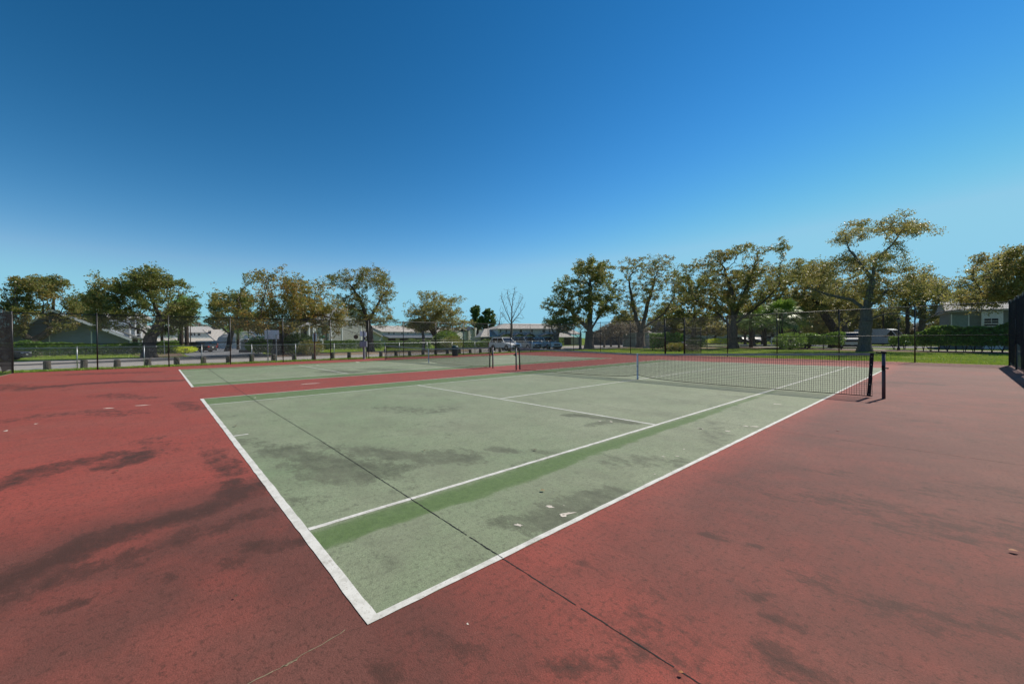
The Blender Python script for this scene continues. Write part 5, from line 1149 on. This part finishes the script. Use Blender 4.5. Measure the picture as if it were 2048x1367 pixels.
m = MB(); m.box(-.06, .06, -.06, .06, -.1, 1.75); m.build('post', M_white, r); m = MB(); m.box(-.5, .5, -.015, .015, 1.78, 1.98); m.box(-.015, .015, -.6, .6, 2.0, 2.2); build_each(m, 'name_blade', simple('green sign sheet', (.01, .18, .10), .4), r)
r = thing('stop_sign', 'small dull red stop sign seen from behind over the hedge', 'sign', at(712, 62), RZ+.2)
m = MB(); m.tube((0, 0, -.1), (0, 0, 2.2), .03); m.build('post', M_galv, r); m = MB(); m.prism([(.36*math.cos(a), 2.0+.36*math.sin(a)) for a in np.linspace(PI/8, PI/8+2*PI, 9)[:-1]], 'y', -.035, -.02); m.build('plate', simple('faded red plate', (.16, .06, .055)), r)
def text(body, size, loc, mat, parent, name='lettering'):
    c_ = bpy.data.curves.new(name, 'FONT'); c_.body = body; c_.size = size; c_.extrude = .008; c_.align_x = 'CENTER'
    tmp = bpy.data.objects.new(name, c_); COL.objects.link(tmp); dg = bpy.context.evaluated_depsgraph_get(); me = bpy.data.meshes.new_from_object(tmp.evaluated_get(dg)); bpy.data.objects.remove(tmp)
    me.materials.clear(); me.materials.append(mat); o = link(name, me, parent); o.location = loc; o.rotation_euler = (PI/2, 0, 0); return o
r = thing('monument_sign', 'grey stone monument sign with arched cap and two lines of dark lettering', 'sign', at(491.5, 52), RZ)
st_ = simple('light stone', (.38, .36, .33), .9, .2, 6, bump=.4)
m = MB(); m.box(-.72, .72, 0, .35, .45, 1.42); m.build('panel', st_, r); m = MB(); m.box(-.85, .85, -.12, .47, -.05, .36); m.build('base', simple('brick base', (.2, .12, .09)), r); m = MB(); m.box(-.82, .82, -.09, .44, .362, .448); m.build('ledge', simple('cream ledge', (.55, .5, .42)), r)
m = MB(); m.prism([(-.75, 1.43), (.95, 1.43), (.95, 1.55), (.5, 1.6), (.35, 1.72), (.1, 1.8), (-.2, 1.8), (-.5, 1.7), (-.72, 1.55)], 'y', -.06, .4); m.build('cap', st_, r)
m = MB(); m.prism([(-.2, 1.45), (.2, 1.45), (.2, 1.6), (.1, 1.69), (-.05, 1.69), (-.2, 1.6)], 'y', -.075, -.061); m.build('medallion', simple('bronze medallion', (.2, .13, .06)), r)
for s_, z, sz in (('Tangerine', 1.14, .27), ('Townhomes', .78, .24)): text(s_, sz, (0, -.012, z), simple('dark lettering', (.03, .03, .028)), r)
r = thing('trash_can', 'dark green round trash bin by the bollards', 'trash can', at(910, 35.2), RZ)
m = MB(); m.lathe([(.24, -.02), (.26, .05), (.30, .72), (.31, .76)], n=14); m.build('bin', simple('dark green plastic', (.012, .05, .045), .5), r, True); m = MB(); m.lathe([(.33, 0), (.33, .04), (.22, .15), (.06, .19)], (0, 0, .762), 14); m.build('lid', simple('dark green plastic', (.012, .05, .045), .5), r, True)
r = thing('lamp_post', 'slim black lamp post on the lawn behind the net post', 'street lamp', at(1797, 39.5), RZ)
m = MB(); m.lathe([(.12, -.05), (.12, .2), (.06, .35), (.05, 2.7)], n=10); m.build('pole', M_blk, r, True); m = MB(); m.lathe([(.06, 2.7), (.13, 2.78), (.16, 3.05)], n=8); m.build('lantern', simple('lantern glass', (.12, .17, .15), .3), r); m = MB(); m.lathe([(.19, 3.052), (.08, 3.2), (.02, 3.28)], n=8); m.build('lamp_cap', M_blk, r)
r = thing('utility_pole', 'tall dark pole right of the tallest oak trunk', 'pole', at(1766.5, 62), RZ)
m = MB(); m.tube((0, 0, -.1), (0, 0, 5.4), .16, .12, 10); m.build('pole', M_barkd, r); m = MB(); m.box(-.3, .3, -.05, .05, 5.0, 5.15); m.build('crossarm', M_barkd, r)
r = thing('utility_pole', 'thin pole left of the monument sign behind the cars', 'pole', at(381, 80), RZ)
m = MB(); m.tube((0, 0, -.1), (0, 0, 5.3), .09, .07, 8); m.build('pole', M_barkd, r); m = MB(); m.box(-.25, .25, -.06, .06, 5.3, 5.4); m.build('lamp_head', M_trim, r)
r = thing('utility_pole', 'thin dark pole in front of the pale blue barn', 'pole', at(497.5, 72), RZ)
m = MB(); m.tube((0, 0, -.1), (0, 0, 4.6), .08, .06, 8); m.build('pole', M_barkd, r); m = MB(); m.box(-.25, .25, -.06, .06, 4.6, 4.7); m.build('lamp_head', M_trim, r)
r = thing('roadside_sign', 'small white sign on a white post beyond the palms', 'sign', at(1543, 75), RZ)
m = MB(); m.box(-.07, .07, -.07, .07, -.1, 1.4); m.build('post', M_white, r); m = MB(); m.box(-.1, .62, -.09, -.07, .75, 1.3); m.build('panel', M_sign, r)
# thin grey pipe stake near the hedge
r = thing('stake', 'thin grey pipe stake leaning before the dark round shrub', 'stake', at(329, 46), RZ)
m = MB(); m.tube((0, 0, -.05), (-.06, 0, 1.55), .03, n=6); m.lathe([(.04, 0), (.04, .04), (.01, .07)], (-.06, 0, 1.54), 6); m.build('pipe', M_galv, r)
# fallen leaves on the court
def leafobj(px, py, sz, mat, rz, label):
    g_ = G(px, py); m = MB(); pts = []
    for i in range(9):
        s_ = i/8; w_ = math.sin(PI*s_)**.8*.32; pts.append((s_-.5, w_, .12*math.sin(PI*s_)))
    top_ = [(x*sz, w*sz, .004+z*sz) for x, w, z in pts]; mid_ = [(x*sz, 0, .004+z*sz*.4) for x, w, z in pts]; bot_ = [(x*sz, -w*sz, .004+z*sz*1.2) for x, w, z in pts]
    m.add(top_+mid_+bot_, [(i, i+1, 9+i+1, 9+i) for i in range(8)]+[(9+i, 10+i, 19+i, 18+i) for i in range(8)])
    o = m.build('fallen_leaf', mat); o.location = (g_[0], g_[1], .012); o.rotation_euler = (0, 0, rz)
    tag(o, label, 'leaf', 'fallen leaves on the court')
lm1 = simple('dry orange leaf', (.35, .13, .03)); lm2 = simple('dry brown leaf', (.10, .06, .03))
for q in [(2027,1105,.05,lm1,.4,'orange dry leaf at the right edge of the red surface'), (1085,983,.05,simple('tan leaf', (.3, .2, .08)),.9,'tan curled leaf on the green court near the pale chips'), (470,853,.07,lm2,.2,'dark leaf left on the green court by the centre mark'),
          (848,902 ,.045,lm2,.3,'dark leaf right on the middle of the green court'), (1070,901,.05,lm2,1.2,'dark leaf beside the near singles line'), (472,1196,.018,lm2,.5,'small dark leaf on the red surface lower left'),
          (1362,1350,.022,lm1,.7,'orange leaf stuck in the black joint'), (1676,861,.05,lm2,2.,'tiny dark leaf on the red surface right of the net'), (232,944,.05,lm2,1.,'small dark leaf near the stains on the left')]: leafobj(*q)

# ------------------------------------------------------------ light
w = bpy.data.worlds.new('World'); scene.world = w; w.use_nodes = True; nt = w.node_tree; nt.nodes.clear()
SAZ, SEL = math.radians(9), math.radians(46)     # azimuth from +Y towards +X
sky = nt.nodes.new('ShaderNodeTexSky'); sky.sky_type = 'NISHITA'; sky.sun_disc = False; sky.sun_elevation = SEL; sky.sun_rotation = SAZ
sky.air_density = 1.0; sky.dust_density = .0; sky.ozone_density = 3.0; sky.altitude = 0
hs = nt.nodes.new('ShaderNodeHueSaturation'); hs.inputs['Saturation'].default_value = 1.25; hs.inputs['Hue'].default_value = .49; hs.inputs['Value'].default_value = 1.0
mul = nt.nodes.new('ShaderNodeMix'); mul.data_type = 'RGBA'; mul.blend_type = 'MULTIPLY'; mul.inputs[0].default_value = 1; mul.inputs[7].default_value = (.72, 1.0, 1.18, 1)
bg = nt.nodes.new('ShaderNodeBackground'); bg.inputs['Strength'].default_value = .115
wo = nt.nodes.new('ShaderNodeOutputWorld')
nt.links.new(sky.outputs[0], hs.inputs['Color']); nt.links.new(hs.outputs[0], mul.inputs[6]); v1 = nt.nodes.new('ShaderNodeVectorMath'); v1.operation = 'SCALE'; v1.inputs['Scale'].default_value = .13
nt.links.new(mul.outputs[2], v1.inputs[0])
sp = nt.nodes.new('ShaderNodeSeparateXYZ'); cb = nt.nodes.new('ShaderNodeCombineXYZ'); nt.links.new(v1.outputs[0], sp.inputs[0])
chs = []
for k, (g_, k_) in enumerate(((1.9, 5.6), (1.52, 1.12), (1.55, .73))):
    pw = nt.nodes.new('ShaderNodeMath'); pw.operation = 'POWER'; pw.inputs[1].default_value = g_
    ml = nt.nodes.new('ShaderNodeMath'); ml.operation = 'MULTIPLY'; ml.inputs[1].default_value = k_/.115
    nt.links.new(sp.outputs[k], pw.inputs[0]); nt.links.new(pw.outputs[0], ml.inputs[0]); chs.append(ml.outputs[0]) if k else chs.insert(0, ml.outputs[0])
def mn(a, b, op='SMOOTH_MIN'):
    q = nt.nodes.new('ShaderNodeMath'); q.operation = op; q.inputs[2].default_value = 2.2; nt.links.new(a, q.inputs[0])
    if isinstance(b, float): q.inputs[1].default_value = b
    else: nt.links.new(b, q.inputs[1])
    return q.outputs[0]
hg = nt.nodes.new('ShaderNodeMath'); hg.operation = 'MULTIPLY'; hg.inputs[1].default_value = .46; g2 = mn(chs[1], .53/.115); nt.links.new(g2, hg.inputs[0])
nt.links.new(mn(chs[0], hg.outputs[0], 'MINIMUM'), cb.inputs[0]); nt.links.new(g2, cb.inputs[1]); nt.links.new(mn(chs[2], .70/.115), cb.inputs[2])
nt.links.new(cb.outputs[0], bg.inputs[0]); nt.links.new(bg.outputs[0], wo.inputs[0])
sl = bpy.data.lights.new('sun', 'SUN'); sl.energy = 4.5; sl.angle = math.radians(.5); sl.color = (1, .93, .81)
so = bpy.data.objects.new('sun', sl); COL.objects.link(so)
sd = Vector((math.sin(SAZ)*math.cos(SEL), math.cos(SAZ)*math.cos(SEL), math.sin(SEL)))
so.rotation_euler = sd.to_track_quat('Z', 'Y').to_euler(); so.location = (0, 0, 40)
scene.view_settings.view_transform = 'Standard'; scene.view_settings.look = 'None'; scene.view_settings.exposure = .2; scene.view_settings.gamma = 1
scene.cycles.max_bounces = 6; scene.cycles.transparent_max_bounces = 8
